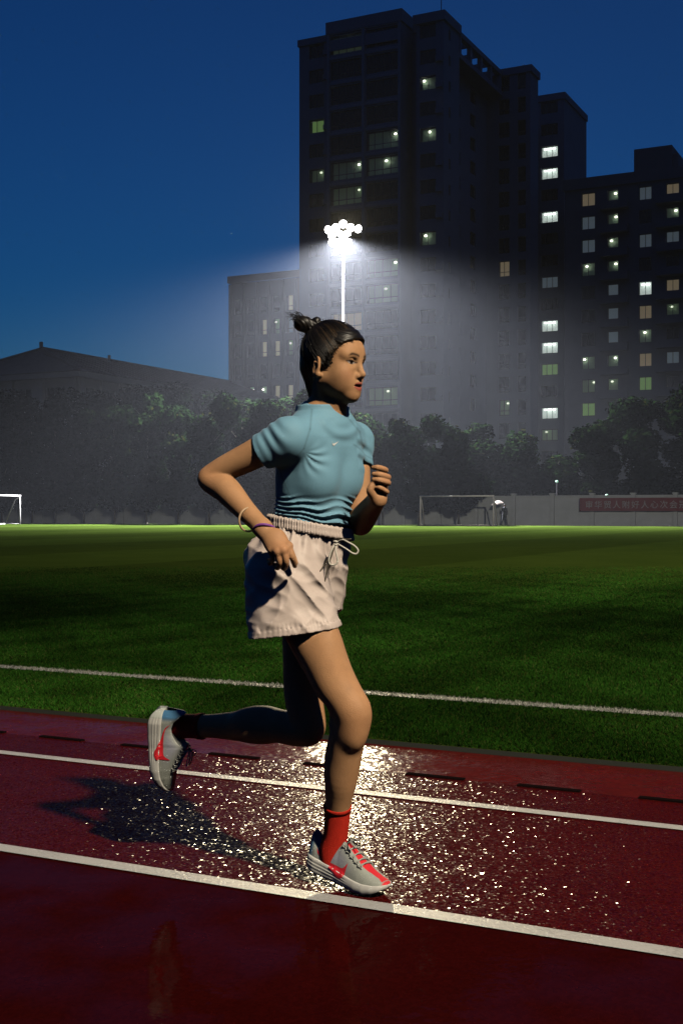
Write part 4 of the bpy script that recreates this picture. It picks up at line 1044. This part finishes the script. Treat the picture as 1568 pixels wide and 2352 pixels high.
for i in range(70):                                   # strands pulled back from the temple, lit look put into a paler brown
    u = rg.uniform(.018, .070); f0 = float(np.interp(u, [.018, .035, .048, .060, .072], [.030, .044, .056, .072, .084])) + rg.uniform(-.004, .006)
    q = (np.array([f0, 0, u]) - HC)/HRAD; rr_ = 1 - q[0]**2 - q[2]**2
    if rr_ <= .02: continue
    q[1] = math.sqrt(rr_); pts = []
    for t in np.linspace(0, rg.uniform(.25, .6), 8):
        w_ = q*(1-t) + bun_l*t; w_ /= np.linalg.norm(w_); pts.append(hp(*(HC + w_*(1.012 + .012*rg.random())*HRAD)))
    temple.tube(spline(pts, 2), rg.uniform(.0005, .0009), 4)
temple.build('temple_strands', mat('lit_strand_tint', (.055, .034, .018), rough=.4, noise=.4, scale=90), hair, True)
wisps.build('loose_strands', M_wisp, hair, True)

# ---- t-shirt
WB = np.array([np.interp(1.03, tz, tcx), 3.570]); WTILT = -.185
def waist_z(X): return 1.030 + WTILT*(X - WB[0])
SHIRT = np.array([0.205, 0.420, 0.570])
def shirt_volume():
    V = Vol((-.33, 3.33, .985), (.16, 3.80, 1.40), .0027)
    torso(V, .006)
    # looser fabric at front and waist
    V.add(ell(tc(1.075, 0, .024), (.068, .094, .055), np.array([CF, CR, [0, 0, 1]])), .03)
    sn = SHN + (ELN - SHN)*.35; sf = SHF + (ELF - SHF)*.33
    V.add(limb([SHN, SHN*.72 + ELN*.28 + [0, 0, -.001], sn + (ELN-SHN)*.10], [.055, .0525, .0500], 6), .022)
    V.add(limb([SHF, SHF*.75 + ELF*.25, sf + (ELF-SHF)*.10], [.053, .0505, .048], 6), .02)
    # collar band, cut by the sloping neckline
    nd = unit(np.array([.46, -.38, 1.0])); npz = np.array([-.045, 3.557, 1.3585])
    cb, clo, chi = cone(NB + [-.002, .004, -.05], NB + (hp(-.024, 0, -.045) - NB)*.9, .0595, .0525)
    V.add((lambda X, Y, Z: np.maximum(cb(X, Y, Z), (X-npz[0])*nd[0] + (Y-npz[1])*nd[1] + (Z-npz[2])*nd[2]), clo, chi), .016)
    def folds(f, X, Y, Z):
        d = f
        # tucked waist: bunched diagonal folds, steeper towards the hip
        m = np.interp(Z, [1.0, 1.03, 1.075, 1.12], [.42, .34, .13, .02])
        xr = .03; ze = Z - m*(xr - X) - .010*np.sin(X*26 + Z*30) - .004*np.sin(X*61 + 2)
        amp = np.interp(Z, [1.0, 1.02, 1.07, 1.10, 1.125], [.0085, .0092, .0082, .0040, 0])
        w = np.sin(ze*2*math.pi/.0205 + 1.2*np.sin(X*17))
        amp = amp*np.clip((Z - waist_z(X))/.014, .25, 1)
        d = d - amp*(1.15 - 2.0*np.abs(np.sin(ze*math.pi/.0215 + .7*np.sin(X*17)))**.75 * 1.0)*(.75 + .25*np.sin(X*37 + Z*80))
        # creases fanning from the near armpit over the side of the bust
        ax, az = tc(1.225, .125, .045)[0], 1.238
        dx, dz = X - ax, Z - az; th = np.arctan2(dz, dx); rr = np.sqrt(dx*dx + dz*dz)
        near = (Y < 3.56)
        fan = np.sin(th*13 + .6 + 1.4*np.sin(rr*55))*np.exp(-((rr - .045)/.030)**2)*np.exp(-((th + .55)/.75)**2)
        d = d - .0026*fan*near
        # sleeve and shoulder creases
        q = (X - SHN[0])*.62 + (Z - SHN[2])*.78
        d = d - .0026*np.sin(q*150 + 4*np.sin(X*30))*np.exp(-(((X+.185)/.045)**2 + ((Z-1.285)/.05)**2))
        q2 = (Z - SHF[2])*.8 + (X - SHF[0])*.5
        d = d - .0030*np.sin(q2*190)*np.exp(-(((X-.058)/.035)**2 + ((Z-1.245)/.05)**2))*(Y > 3.55)
        # soft drape under the collar
        cxx = NB[0] + .052; rr = np.sqrt((X-cxx)**2 + (Z-1.345)**2)
        d = d - .0024*np.sin(rr*150)*np.exp(-((rr-.055)/.028)**2)*(Y < 3.56)*(Z < 1.335)
        d = d - .0010*wob(X, Y, Z, 70, 11)
        return d.astype(np.float32)
    V.apply(folds)
    V.apply(lambda f, X, Y, Z: np.maximum(f, waist_z(X) - .004 - Z))                  # tucked bottom
    # cut the sleeve ends square and hollow them
    for s0, e0, cut in ((SHN, ELN, sn), (SHF, ELF, sf)):
        ax = unit(e0 - s0)
        V.apply(lambda f, X, Y, Z: np.where((X-cut[0])**2 + (Y-cut[1])**2 + (Z-cut[2])**2 < .0056,
                np.maximum(f, (X-cut[0])*ax[0] + (Y-cut[1])*ax[1] + (Z-cut[2])*ax[2]), f))
    V.sub(cone(sn + unit(ELN-SHN)*.03, sn - unit(ELN-SHN)*.035, .0440, .0435), .002)
    V.sub(cone(sf + unit(ELF-SHF)*.03, sf - unit(ELF-SHF)*.030, .0425, .0425), .002)
    V.sub(cone(NB + [-.002, .004, -.02], hp(-.020, 0, -.02), .0525, .0480), .002)
    return V
sv, sf_ = shirt_volume().nets(1)
M_shirt = mat_attr('jersey_fabric', rough=.62, bump=.35, bscale=700, sheen=.15, spec=.3, noise=.05)
shirt_col = np.tile(SHIRT, (len(sv), 1))
def px_of(v): return 784 + FPX*v[:, 0]/v[:, 1], 1176 - FPX*(v[:, 2] - CAMH)/v[:, 1]
def seam(a, b, w=2.0, dark=.28):                     # stitched seams: darker thread lines in the jersey
    x_, y_ = px_of(sv); ab = np.array(b, float) - a; t_ = np.clip(((x_ - a[0])*ab[0] + (y_ - a[1])*ab[1])/(ab@ab), 0, 1)
    dd = np.hypot(x_ - a[0] - t_*ab[0], y_ - a[1] - t_*ab[1]); shirt_col[:] *= (1 - dark*np.exp(-(dd/w)**2)*(sv[:, 1] < 3.66))[:, None]
for q in (((716, 940), (712, 985)), ((712, 985), (698, 1030)), ((698, 1030), (676, 1056)), ((800, 960), (826, 992)), ((826, 992), (834, 1030))): seam(*q)
for s0, e0, kk in ((SHN, ELN, .35), (SHF, ELF, .33)):
    ax_ = unit(e0 - s0); tt = (sv - (s0 + (e0 - s0)*kk)) @ ax_; rr_ = np.linalg.norm(sv - s0, axis=1)
    shirt_col *= (1 - .30*np.exp(-((tt + .017)/.0022)**2)*(rr_ < .16))[:, None]
shirt = link('t_shirt', mesh_np('t_shirt', sv, sf_, True, shirt_col), M_shirt, person)

# ---- shorts
SHORTS = np.array([0.72, 0.60, 0.545])
LHN, LHF = P(669, 1460, 3.475), P(703, 1450, 3.650)     # hem centres of the two legs
def hem_z(X, Y):
    k = smooth01((Y - 3.53)/.06); return (.7206 + .137*(X + .26))*(1-k) + .716*k
def shorts_volume():
    V = Vol((-.36, 3.30, .68), (.10, 3.84, 1.04), .0030)
    V.add(torso_pr(.80, 1.06), 0, .008)
    V.add(ell(tc(.93, .02, -.045), (.105, .14, .09), np.array([CF, CR, [0, 0, 1]])), .04)
    for hpj, hem, ra, rb, ax in ((HPN, LHN, .094, .1130, (1.06, .86)), (HPF, LHF, .072, .080, (1.0, .95))):
        top = hpj + np.array([-.004, 0, .03])
        def fn(X, Y, Z, top=top, hem=hem, ra=ra, rb=rb, ax=ax):
            t = np.clip((top[2] - Z)/(top[2] - hem[2]), -.1, 1.3)
            cx = top[0] + (hem[0]-top[0])*t; cyy = top[1] + (hem[1]-top[1])*t; r = ra + (rb-ra)*t
            return (np.sqrt(((X-cx)/ax[0])**2 + ((Y-cyy)/ax[1])**2) - r)*.96 + np.maximum(0, Z - top[2])*.5
        V.add((fn, np.minimum(top, hem) - .13, np.maximum(top, hem) + .13), .035)
    V.add(LEG_N, .02, .019); V.add(LEG_F, .02, .012)
    def folds(f, X, Y, Z):
        wz = waist_z(X); dn = wz - Z
        l = (X-WB[0])*CR[0] + (Y-WB[1])*CR[1]; g = (X-WB[0])*CF[0] + (Y-WB[1])*CF[1]; th = np.arctan2(l, g)
        d = f - .0030*np.sin(th*52 + 2*np.sin(th*9))*np.exp(-(dn/.030)**2)
        d = d - .0040*np.sin(th*21 + 1.5*np.sin(th*5) + dn*14)*np.exp(-((dn-.05)/.045)**2)
        # broad drapes pulled from the crotch to the hip, crumpled poplin with crisp ridges
        rdg = lambda p: 1 - 2*np.abs(np.sin(p*.5))**.8
        q = (Z-.80)*.75 + (X+.06)*.70
        d = d - .0075*rdg(q*88 + 2.2*np.sin(X*21 + Z*9))*np.exp(-(((X+.075)/.06)**2 + ((Z-.865)/.075)**2))
        q = (Z-.80)*.55 - (X+.10)*.80
        d = d - .0065*rdg(q*80 + 1.8*np.sin(Z*26))*np.exp(-(((X+.15)/.075)**2 + ((Z-.79)/.07)**2))
        rd = wob(X, Y*.6, Z, 58, 5); d = d - .0050*(.8 - np.abs(rd)*1.6)*np.clip(dn*12, 0, 1)
        rd = wob(X, Y*.6, Z, 95, 8); d = d - .0028*(.8 - np.abs(rd)*1.6)*np.clip(dn*12, 0, 1)
        # stitched hem: small puckers, turned edge
        hz = hem_z(X, Y)
        d = d - .0014*np.sin(X*560 + Y*420)*np.exp(-((Z - hz - .020)/.012)**2) - .0018*smooth01((hz + .020 - Z)/.003)
        return d.astype(np.float32)
    V.apply(folds)
    def shell(f, X, Y, Z):
        hz = hem_z(X, Y)
        d = np.maximum(f, -(f + .0072))
        d = np.where(Z > .86, f, d)
        d = np.maximum(d, hz - Z); d = np.maximum(d, Z - (waist_z(X) - .004))
        return d.astype(np.float32)
    V.apply(shell)
    return V
pv, pf = shorts_volume().nets(1)
M_short = mat_attr('poplin_fabric', rough=.42, bump=.3, bscale=900, spec=.35, noise=.04)
shorts = link('shorts', mesh_np('shorts', pv, pf, True, np.tile(SHORTS, (len(pv), 1))), M_short, person)
# elastic waistband with ribs
def waist_pt(th, z_off, r_off):
    a, b = .1300 + r_off, .0935 + r_off
    c, s_ = math.cos(th), math.sin(th)
    g = b*np.sign(c)*abs(c)**.87; l = a*np.sign(s_)*abs(s_)**.87
    x = WB[0] + l*CR[0] + g*CF[0]; y = WB[1] + l*CR[1] + g*CF[1]
    return np.array([x, y, waist_z(x) + z_off])
NW, prof = 420, [(.014, -.004), (.0165, .003), (.0145, .0085), (.008, .0095), (.002, .0085), (-.004, .0095), (-.010, .0105), (-.0155, .0095), (-.018, .004), (-.018, -.004)]
wv, wf = [], []
for i in range(NW):
    th = 2*math.pi*i/NW; rib = .0016*math.sin(th*88) + .0006*math.sin(th*37)
    for j, (dz, dr) in enumerate(prof):
        wv.append(waist_pt(th, dz + .0012*math.sin(th*44 + j), dr + (rib if 1 < j < 8 else rib*.5)))
for i in range(NW):
    for j in range(len(prof)-1):
        a = i*len(prof)+j; b = ((i+1) % NW)*len(prof)+j
        wf.append((a, b, b+1, a+1))
waistband = link('waistband', mesh_np('waistband', wv, wf, True, np.tile(SHORTS*.98, (len(wv), 1))), M_short, shorts)
M_cord = mat('drawstring_cord', (.72, .68, .60), rough=.7, noise=.1, scale=200)
M_cord_dark = mat('drawstring_cord_dark', (.10, .085, .06), rough=.7, noise=.1, scale=200)
K = P(771, 1247, 3.455)
def cord(pts, m, r=.0023): return MB().tube(spline(pts, 8), r, 8).build('drawstring', m, shorts, True)
cord([K, P(762, 1262, 3.447), P(755, 1284, 3.447), P(758, 1296, 3.447), P(769, 1297, 3.445), P(775, 1288, 3.444), P(771, 1266, 3.445), K], M_cord, .0026)
cord([K, P(759, 1272, 3.449), P(745, 1297, 3.450), P(729, 1322, 3.446), P(727, 1340, 3.445), P(735, 1348, 3.447), P(746, 1334, 3.448), P(752, 1305, 3.448), P(764, 1268, 3.447), K], M_cord_dark, .0019)
cord([K, P(786, 1240, 3.44), P(800, 1246, 3.425), P(814, 1254, 3.42), P(822, 1264, 3.42), P(818, 1272, 3.42), P(808, 1270, 3.42), P(795, 1261, 3.43), K], M_cord, .0026)
cord([K, P(780, 1237, 3.445), P(795, 1239, 3.435), P(806, 1238, 3.43)], M_cord_dark, .002)
MB().tube(spline([K + [-.006, 0, .003], K + [0, -.006, .004], K + [.007, 0, .001], K + [.002, -.005, -.005], K + [-.005, -.003, -.004]], 5), .0035, 8).build('knot', M_cord, shorts, True)

# ---- emblem on the chest: a small white tick
def tick(pts_up, pts_dn, fn, name, m, parent, n=26):
    """a curved tick between two outlines, laid on a surface by fn(u, v, lift)"""
    U = np.array(spline(pts_up, n)); D = np.array(spline(pts_dn, n)); k = min(len(U), len(D))
    v, f = [], []
    J = 5
    for i in range(k):
        for j in range(J):
            q = U[i]*(1 - j/(J-1)) + D[i]*(j/(J-1)); v.append(fn(q[0], q[1]))
    for i in range(k-1):
        for j in range(J-1): f.append((i*J+j, (i+1)*J+j, (i+1)*J+j+1, i*J+j+1))
    return link(name, mesh_np(name, v, f), m, parent)
shirt_kd = None
from mathutils.bvhtree import BVHTree
shirt_bvh = BVHTree.FromPolygons([tuple(q) for q in sv], [tuple(map(int, q)) for q in sf_])
def on_shirt(px, py, lift=.0016):
    o = Vector(P(px, py, 3.2)); d = Vector(P(px, py, 3.8)) - o; d.normalize()
    hit, nrm, _, _ = shirt_bvh.ray_cast(o, d)
    if hit is None: return np.array(o + d*.3)
    if nrm.dot(d) > 0: nrm = -nrm
    return np.array(hit + nrm*lift)
M_white = mat('white_print', (.80, .80, .80), rough=.6, noise=.03)
tick([(761.5, 1014), (763, 1018), (765, 1019), (770, 1017), (776.5, 1013.5)], [(762.5, 1014.5), (762.5, 1020), (765.5, 1023.5), (770.5, 1019.8), (776.5, 1013.5)],
     on_shirt, 'tick_emblem', M_white, shirt)

# ---- bangles on the near wrist
def ring(c, axis, R, r, name, m, wob_=0.0, flat=1.0):
    a = unit(axis); u = unit(np.cross(a, [0, 0, 1])); w = np.cross(a, u)
    pts = [c + R*(math.cos(t)*u + math.sin(t)*w) + a*wob_*math.sin(2*t) for t in np.linspace(0, 2*math.pi, 49)[:-1]]
    return MB().tube(pts, r, 10, closed=True).build(name, m, person, True)
ARMAX = unit(WRN - ELN)
ring(ELN + (WRN-ELN)*.80 + np.array([-.008, -.004, -.006]), ARMAX*.75 + np.array([.35, -.62, .28]), .0325, .0030, 'bangle', mat('pale_wood_bangle', (.62, .42, .25), rough=.4, noise=.08))
ring(WRN + ARMAX*.004 + np.array([.002, -.001, -.002]), unit(ARMAX*.55 + np.array([-.22, -.25, -.75])), .0275, .0038, 'wrist_band', mat('purple_band', (.26, .07, .38), rough=.55, noise=.1), .002)

# ---- socks
RED = (.72, .035, .018)
M_sock = mat('red_sock_knit', RED, rough=.8, noise=.10, scale=50, bump=.5, bscale=600, spec=.2)
def sock(path, rads, name='sock'):
    ps = np.array(spline([np.append(p, r) for p, r in zip(path, rads)], 8)); m = MB()
    m.tube([q[:3] for q in ps], [q[3] for q in ps], 28)
    o = m.build(name, M_sock, person, True)
    cuff = MB().tube([ps[0][:3] + (ps[0][:3]-ps[1][:3])*.3, ps[0][:3], ps[2][:3]], [ps[0][3]+.0012, ps[0][3]+.0022, ps[2][3]+.0020], 28)
    cuff.build('cuff', M_sock, o, True)
    return o
sock([P(775, 1851, 3.545), P(773.5, 1885, 3.558), P(770, 1920, 3.570), P(763, 1955, 3.584), P(762, 1990, 3.588)], [.0385, .0365, .0350, .0375, .034])
sock([KNF*.10 + ANF*.90 + np.array([.012, -.006, 0]), ANF + [-.002, 0, 0], P(415, 1668, 3.845), P(392, 1668, 3.86)], [.0385, .0372, .040, .038])

# ---- running shoes
M_shoe = mat_attr('shoe_mesh_fabric', rough=.6, bump=.5, bscale=900, spec=.35, noise=.08)
M_foam = mat_attr('midsole_foam', rough=.5, bump=.15, bscale=300, spec=.4, noise=.05)
M_sred = mat('crimson_print', (.85, .028, .045), rough=.45, noise=.06, scale=40)
M_lace = mat('shoe_lace', (.42, .43, .40), rough=.7, noise=.12, scale=300)
M_lace_dark = mat('shoe_lace_dark', (.06, .065, .06), rough=.7, noise=.12, scale=300)
SL = .282
def I(x, *tab): return np.interp(x, [t[0] for t in tab], [t[1] for t in tab])
def hw(s): return I(s, (0, .012), (.015, .022), (.05, .031), (.12, .0355), (.25, .0350), (.4, .0370), (.55, .0435), (.68, .0475), (.78, .0465), (.87, .0400), (.94, .030), (.985, .016), (1, .006))
def zb(s): return I(s, (0, .024), (.03, .014), (.08, .007), (.16, .002), (.3, .0), (.68, .0), (.8, .004), (.9, .014), (.96, .024), (1, .034))
def zt(s): return I(s, (0, .050), (.06, .050), (.2, .045), (.4, .037), (.6, .031), (.75, .030), (.88, .034), (.96, .040), (1, .043))
def top(s): return I(s, (0, .086), (.015, .112), (.04, .118), (.075, .108), (.12, .090), (.19, .080), (.26, .082), (.33, .094), (.39, .110), (.42, .117), (.47, .108), (.56, .090), (.66, .073), (.76, .061), (.86, .054), (.94, .049), (1, .045))
def smoothed(fn):
    g = np.linspace(0, 1, 401); y = fn(g); k = np.hanning(17); k /= k.sum()
    y2 = np.convolve(np.pad(y, 8, mode='edge'), k, 'valid'); y2[0], y2[-1] = y[0], y[-1]
    return lambda s: np.interp(s, g, y2)
hw, zb, zt, top = map(smoothed, (hw, zb, zt, top))
def bend(s): return .006*math.sin(s*math.pi*1.1)
def shoe(o, t, up, lat_sign, label):
    t = unit(t); w = unit(np.cross(t, up)); u = np.cross(w, t)            # w: to the wearer's right
    o = np.array(o, float)
    def X(s, y, z): return o + t*(s*SL) + w*(y + lat_sign*bend(s)) + u*z
    root = empty('shoe', (0, 0, 0), 0, person); root['label'] = label
    # midsole
    NS, v, f = 120, [], []
    sec = [(-1, 0), (-.6, 0), (0, 0), (.6, 0), (1, 0)]
    side = np.linspace(0, 1, 16); M = 0
    for i in range(NS+1):
        s = i/NS; s = s - .015*math.sin(2*math.pi*s)/2; h0, h1, w0 = zb(s), zt(s), hw(s)*1.02 + .0035
        rowp = []
        for q in side:
            z = h0 + (h1-h0)*q; fl = w0*(1 + .035*math.sin(math.pi*q)) - .003*(1-q)**4 - .0022*q**3
            gr = 0
            for gz in (.30, .52, .72):
                gr += .0026*math.exp(-((q-gz-.12*max(0, s-.3))/.035)**2)
            y = fl - gr*smooth01((s-.01)/.05)*(1 - smooth01((s-.50)/.12))
            rowp.append((y, z))
        loop = [(-y, z) for y, z in rowp[::-1]] + [(-w0*.5, h0), (0, h0+.0005), (w0*.5, h0)] + rowp + [(w0*.4, h1), (-w0*.4, h1)]
        M = len(loop); v += [X(s, y, z) for y, z in loop]
    for i in range(NS):
        for j in range(M): f.append((i*M+j, i*M+(j+1) % M, (i+1)*M+(j+1) % M, (i+1)*M+j))
    n0 = len(v); v.append(np.mean(v[:M], 0)); v.append(np.mean(v[NS*M:NS*M+M], 0))
    f = [q for q in f]; tri = []
    for j in range(M): tri.append((n0, (j+1) % M, j, j)); tri.append((n0+1, NS*M+j, NS*M+(j+1) % M, NS*M+(j+1) % M))
    v = np.array(v); rel = v - o; ss = rel @ t / SL; zz = rel @ u
    c = np.tile((.70, .69, .66), (len(v), 1)).astype(float); c[ss < .06] = (.50, .53, .50); c[zz < zb(np.clip(ss, 0, 1)) + .0012] = (.06, .06, .06)
    me = bpy.data.meshes.new('midsole'); me.from_pydata([tuple(q) for q in v], [], f + [q[:3] for q in tri])
    me.polygons.foreach_set('use_smooth', [True]*len(me.polygons))
    a = me.color_attributes.new('col', 'FLOAT_COLOR', 'POINT'); cc = np.ones((len(v), 4)); cc[:, :3] = c; a.data.foreach_set('color', cc.ravel().astype(np.float32)); me.update()
    link('midsole', me, M_foam, root)
    # upper
    NS, NT = 150, 72
    def up_pt(s, th, lift=0.0):
        w0 = hw(s)*.965 - .0015; h0, h1 = zt(s) - .001, top(s)
        c, sn = math.cos(th), math.sin(th)
        open_ = float(smooth01((s-.035)/.03) * (1 - smooth01((s-.36)/.05)))
        vfr = abs(sn)**.72
        y = w0*np.sign(c)*abs(c)**(.55 + .15*open_)*(1 - .22*vfr*(1-open_) - .10*vfr*open_)
        z = h0 + (h1-h0)*vfr
        inn = float(smooth01((.62 - abs(c))/.16))*open_
        z -= .020*inn; 
        nrm = np.array([y/(w0+1e-6), (z-h0)/(h1-h0+1e-6)]); nrm /= np.linalg.norm(nrm)+1e-9
        return X(s, y + nrm[0]*lift, z + nrm[1]*lift), c, vfr, open_
    v, c = [], []
    for i in range(NS+1):
        s = i/NS
        for j in range(NT+1):
            th = math.pi*j/NT; p, cs, vf, op = up_pt(s, th); v.append(p)
            k = np.array((.40, .425, .385))
            lil = math.exp(-((s-.38)/.17)**2)*math.exp(-((vf-.42)/.30)**2); k = k*(1-lil) + np.array((.47, .48, .58))*lil
            hb = smooth01((.11 - s)/.06); k = k*(1-hb) + np.array((.06, .19, .36))*hb
            if .40 < s: # crimson throat running to the toe
                wd = np.interp(s, [.40, .50, .62, .70, .80, .90, .96, 1.0], [.20, .20, .22, .34, .22, .26, .80, 1.0])
                m = smooth01((wd - abs(cs))/.06) if s < .95 else smooth01((s-.95)/.02)
                k = k*(1-m) + np.array((.85, .03, .045))*m
            if op > .5 and abs(cs) < .62: k = np.array((.30, .31, .30)) if s > .1 else np.array((.06, .19, .36))
            rim = math.exp(-((abs(cs)-.64)/.05)**2)*op; k = k*(1-rim) + np.array((.55, .56, .53))*rim
            c.append(k)
    f = [(i*(NT+1)+j, (i+1)*(NT+1)+j, (i+1)*(NT+1)+j+1, i*(NT+1)+j+1) for i in range(NS) for j in range(NT)]
    link('upper', mesh_np('upper', v, f, True, c), M_shoe, root)
    # swoosh-like tick on both sides
    for sg in (1, -1):
        def on_side(s, q):
            if q >= 0:
                th = math.asin(min(1, max(0, q))**(1/.72)); th = th if sg > 0 else math.pi - th
                return up_pt(s, th, .0014)[0]
            w0 = hw(s)*1.02 + .0035
            return X(s, sg*(w0*(1+.02) + .0006), zt(s) + q*(zt(s)-zb(s)))
        tick([(.130, .70), (.165, .50), (.22, .34), (.30, .23), (.38, .17), (.45, .17), (.50, .26), (.545, .58)],
             [(.130, .70), (.160, .42), (.22, .22), (.30, .06), (.38, -.16), (.45, -.40), (.52, -.22), (.545, .58)], on_side, 'tick_emblem', M_sred, root, 8)
    # eyelets and laces
    for i, s in enumerate((.44, .50, .56, .62, .67)):
        cw = .62
        a = up_pt(s, math.acos(cw), .0025)[0]; b = up_pt(s + .035, math.acos(-cw), .0025)[0]
        m1 = up_pt(s + .012, math.pi/2 - .25, .0045)[0]; m2 = up_pt(s + .02, math.pi/2 + .25, .0045)[0]
        MB().tube(spline([a, m1, m2, b], 5), .0021, 6).build('lace', M_lace, root, True)
        a = up_pt(s, math.acos(-cw), .0025)[0]; b = up_pt(s + .035, math.acos(cw), .0025)[0]
        MB().tube(spline([a, up_pt(s+.012, math.pi/2+.25, .0060)[0], up_pt(s+.02, math.pi/2-.25, .0060)[0], b], 5), .0021, 6).build('lace', M_lace, root, True)
        for q in (cw, -cw):
            e = up_pt(s, math.acos(q), .0015)[0]
            pts = [e + .0050*(math.cos(w_)*t + math.sin(w_)*unit(u + w*q)) for w_ in np.linspace(0, 6.283, 13)[:-1]]
            MB().tube(pts, .0013, 5, closed=True).build('eyelet', M_lace, root, True)
    kn = up_pt(.45, math.pi/2, .006)[0]
    for y, l, m in ((.030, .050, M_lace), (-.026, .046, M_lace), (.012, .058, M_lace_dark)):
        MB().tube(spline([kn, kn + w*y*.5 + u*.014 + t*.010, kn + w*y + u*.010 + t*l*.6, kn + w*y*1.05 + u*.001 + t*l*.8, kn + w*y*.6 + u*.004 + t*.015, kn], 6), .0017, 6).build('bow_loop', m, root, True)
    MB().tube([kn - w*.006, kn + u*.003, kn + w*.006], [.003, .0048, .003], 8).build('knot', M_lace_dark, root, True)
    return root
toe = P(882, 2034, 3.455); heel = P(728, 1990, 3.60); heel[2] = .030; toe[2] = .030
td = unit(np.array([toe[0]-heel[0], toe[1]-heel[1], -.034])); hb = np.array([P(711, 1990, 3.63)[0], 3.632, .036])
shoe(hb - td*.0, td, np.array([0, 0, 1.0]), -1, 'grey and white running shoe planted on the track with crimson toe strip')
t2 = unit([.055, .30, -.95]); hb2 = P(343, 1640, 3.80)
u2 = np.array([.93, -.30, 0.0])
shoe(P(346, 1625, 3.815), t2, u2, 1, 'grey and white running shoe kicked up behind the runner')
# ---- a passer-by with an umbrella at the far edge of the pitch
def passer():
    y0 = 97.0; b = P(1158, 1207, y0); b[2] = .0
    V = Vol(b + [-.5, -.5, -.02], b + [.5, .5, 1.8], .018)
    hipL, hipR = b + [-.08, .03, .86], b + [.08, -.03, .86]
    V.add(limb([hipL, b + [-.14, -.02, .46], b + [-.24, .05, .08]], [.09, .065, .045], 4), .04); V.add(limb([hipR, b + [.14, .0, .46], b + [.22, -.05, .08]], [.09, .065, .045], 4), .04)
    V.add(cone(b + [-.22, .05, .05], b + [-.12, -.02, .04], .045, .04), .02); V.add(cone(b + [.20, -.05, .05], b + [.32, -.08, .04], .045, .04), .02)
    V.add(limb([b + [0, 0, .88], b + [0, 0, 1.10], b + [.01, 0, 1.32], b + [.01, 0, 1.42]], [.14, .145, .15, .07], 4), .05)
    V.add(cone(b + [.01, 0, 1.42], b + [.02, 0, 1.52], .05, .05), .03); V.add(ell(b + [.02, -.01, 1.60], (.085, .085, .105)), .02)
    V.add(limb([b + [-.16, 0, 1.36], b + [-.24, -.05, 1.12], b + [-.14, -.20, 1.20]], [.05, .042, .035], 4), .03)
    V.add(limb([b + [.17, 0, 1.36], b + [.22, .03, 1.10], b + [.24, .0, .86]], [.05, .042, .035], 4), .03)
    v, f = V.nets(1)
    c = np.tile((.020, .022, .030), (len(v), 1)); c[v[:, 2] > 1.49] = (.30, .19, .13); c[(v[:, 2] > 1.60) | ((v[:, 2] > 1.53) & (v[:, 1] > y0 + .02))] = (.01, .01, .01); c[v[:, 2] < .86] = (.03, .035, .045)
    o = link('person', mesh_np('passer_by', v, f, True, c), mat_attr('passer_clothes', rough=.8))
    tag(o, 'small dark figure walking along the wall under a pale umbrella', 'person')
    u = empty('umbrella', tuple(b + [-.14, -.20, 0])); tag(u, 'pale tilted umbrella carried by the distant walker', 'umbrella'); u.rotation_euler = (0, math.radians(-14), 0)
    MB().tube([(0, 0, 1.0), (0, 0, 1.98)], .012, 6).build('shaft', M_house, u)
    m = MB(); n = 16; rings = [(0, 0, 2.02)]
    pr = [(.16, 1.99), (.30, 1.92), (.42, 1.81), (.48, 1.72)]
    m.v = [(0, 0, 2.02)]
    for rr, z in pr:
        for i in range(n):
            k = 1 - .05*abs(math.sin(4*6.283*i/n/1.0)); m.v.append((rr*k*math.cos(6.283*i/n), rr*k*math.sin(6.283*i/n), z))
    m.f = [(0, 1 + i, 1 + (i+1) % n) for i in range(n)]
    for j in range(3): m.f += [(1+j*n+i, 1+(j+1)*n+i, 1+(j+1)*n+(i+1) % n, 1+j*n+(i+1) % n) for i in range(n)]
    m.build('canopy', mat('umbrella_cloth', (.30, .25, .22), rough=.8, noise=.1), u, True)
passer()

# ---- the mist of the evening
hz = MB().box(-235, -66, -1.0, 235, 332, 66); hm, nt, b = mat_new('mist')
nt.nodes.remove(b); pv_ = nt.nodes.new('ShaderNodeVolumePrincipled')
pv_.inputs['Color'].default_value = (.84, .90, 1.0, 1); pv_.inputs['Density'].default_value = HAZE; pv_.inputs['Anisotropy'].default_value = .22
nt.links.new(pv_.outputs[0], nt.nodes['Material Output'].inputs['Volume'])
tag(hz.build('haze', hm), kind='stuff')
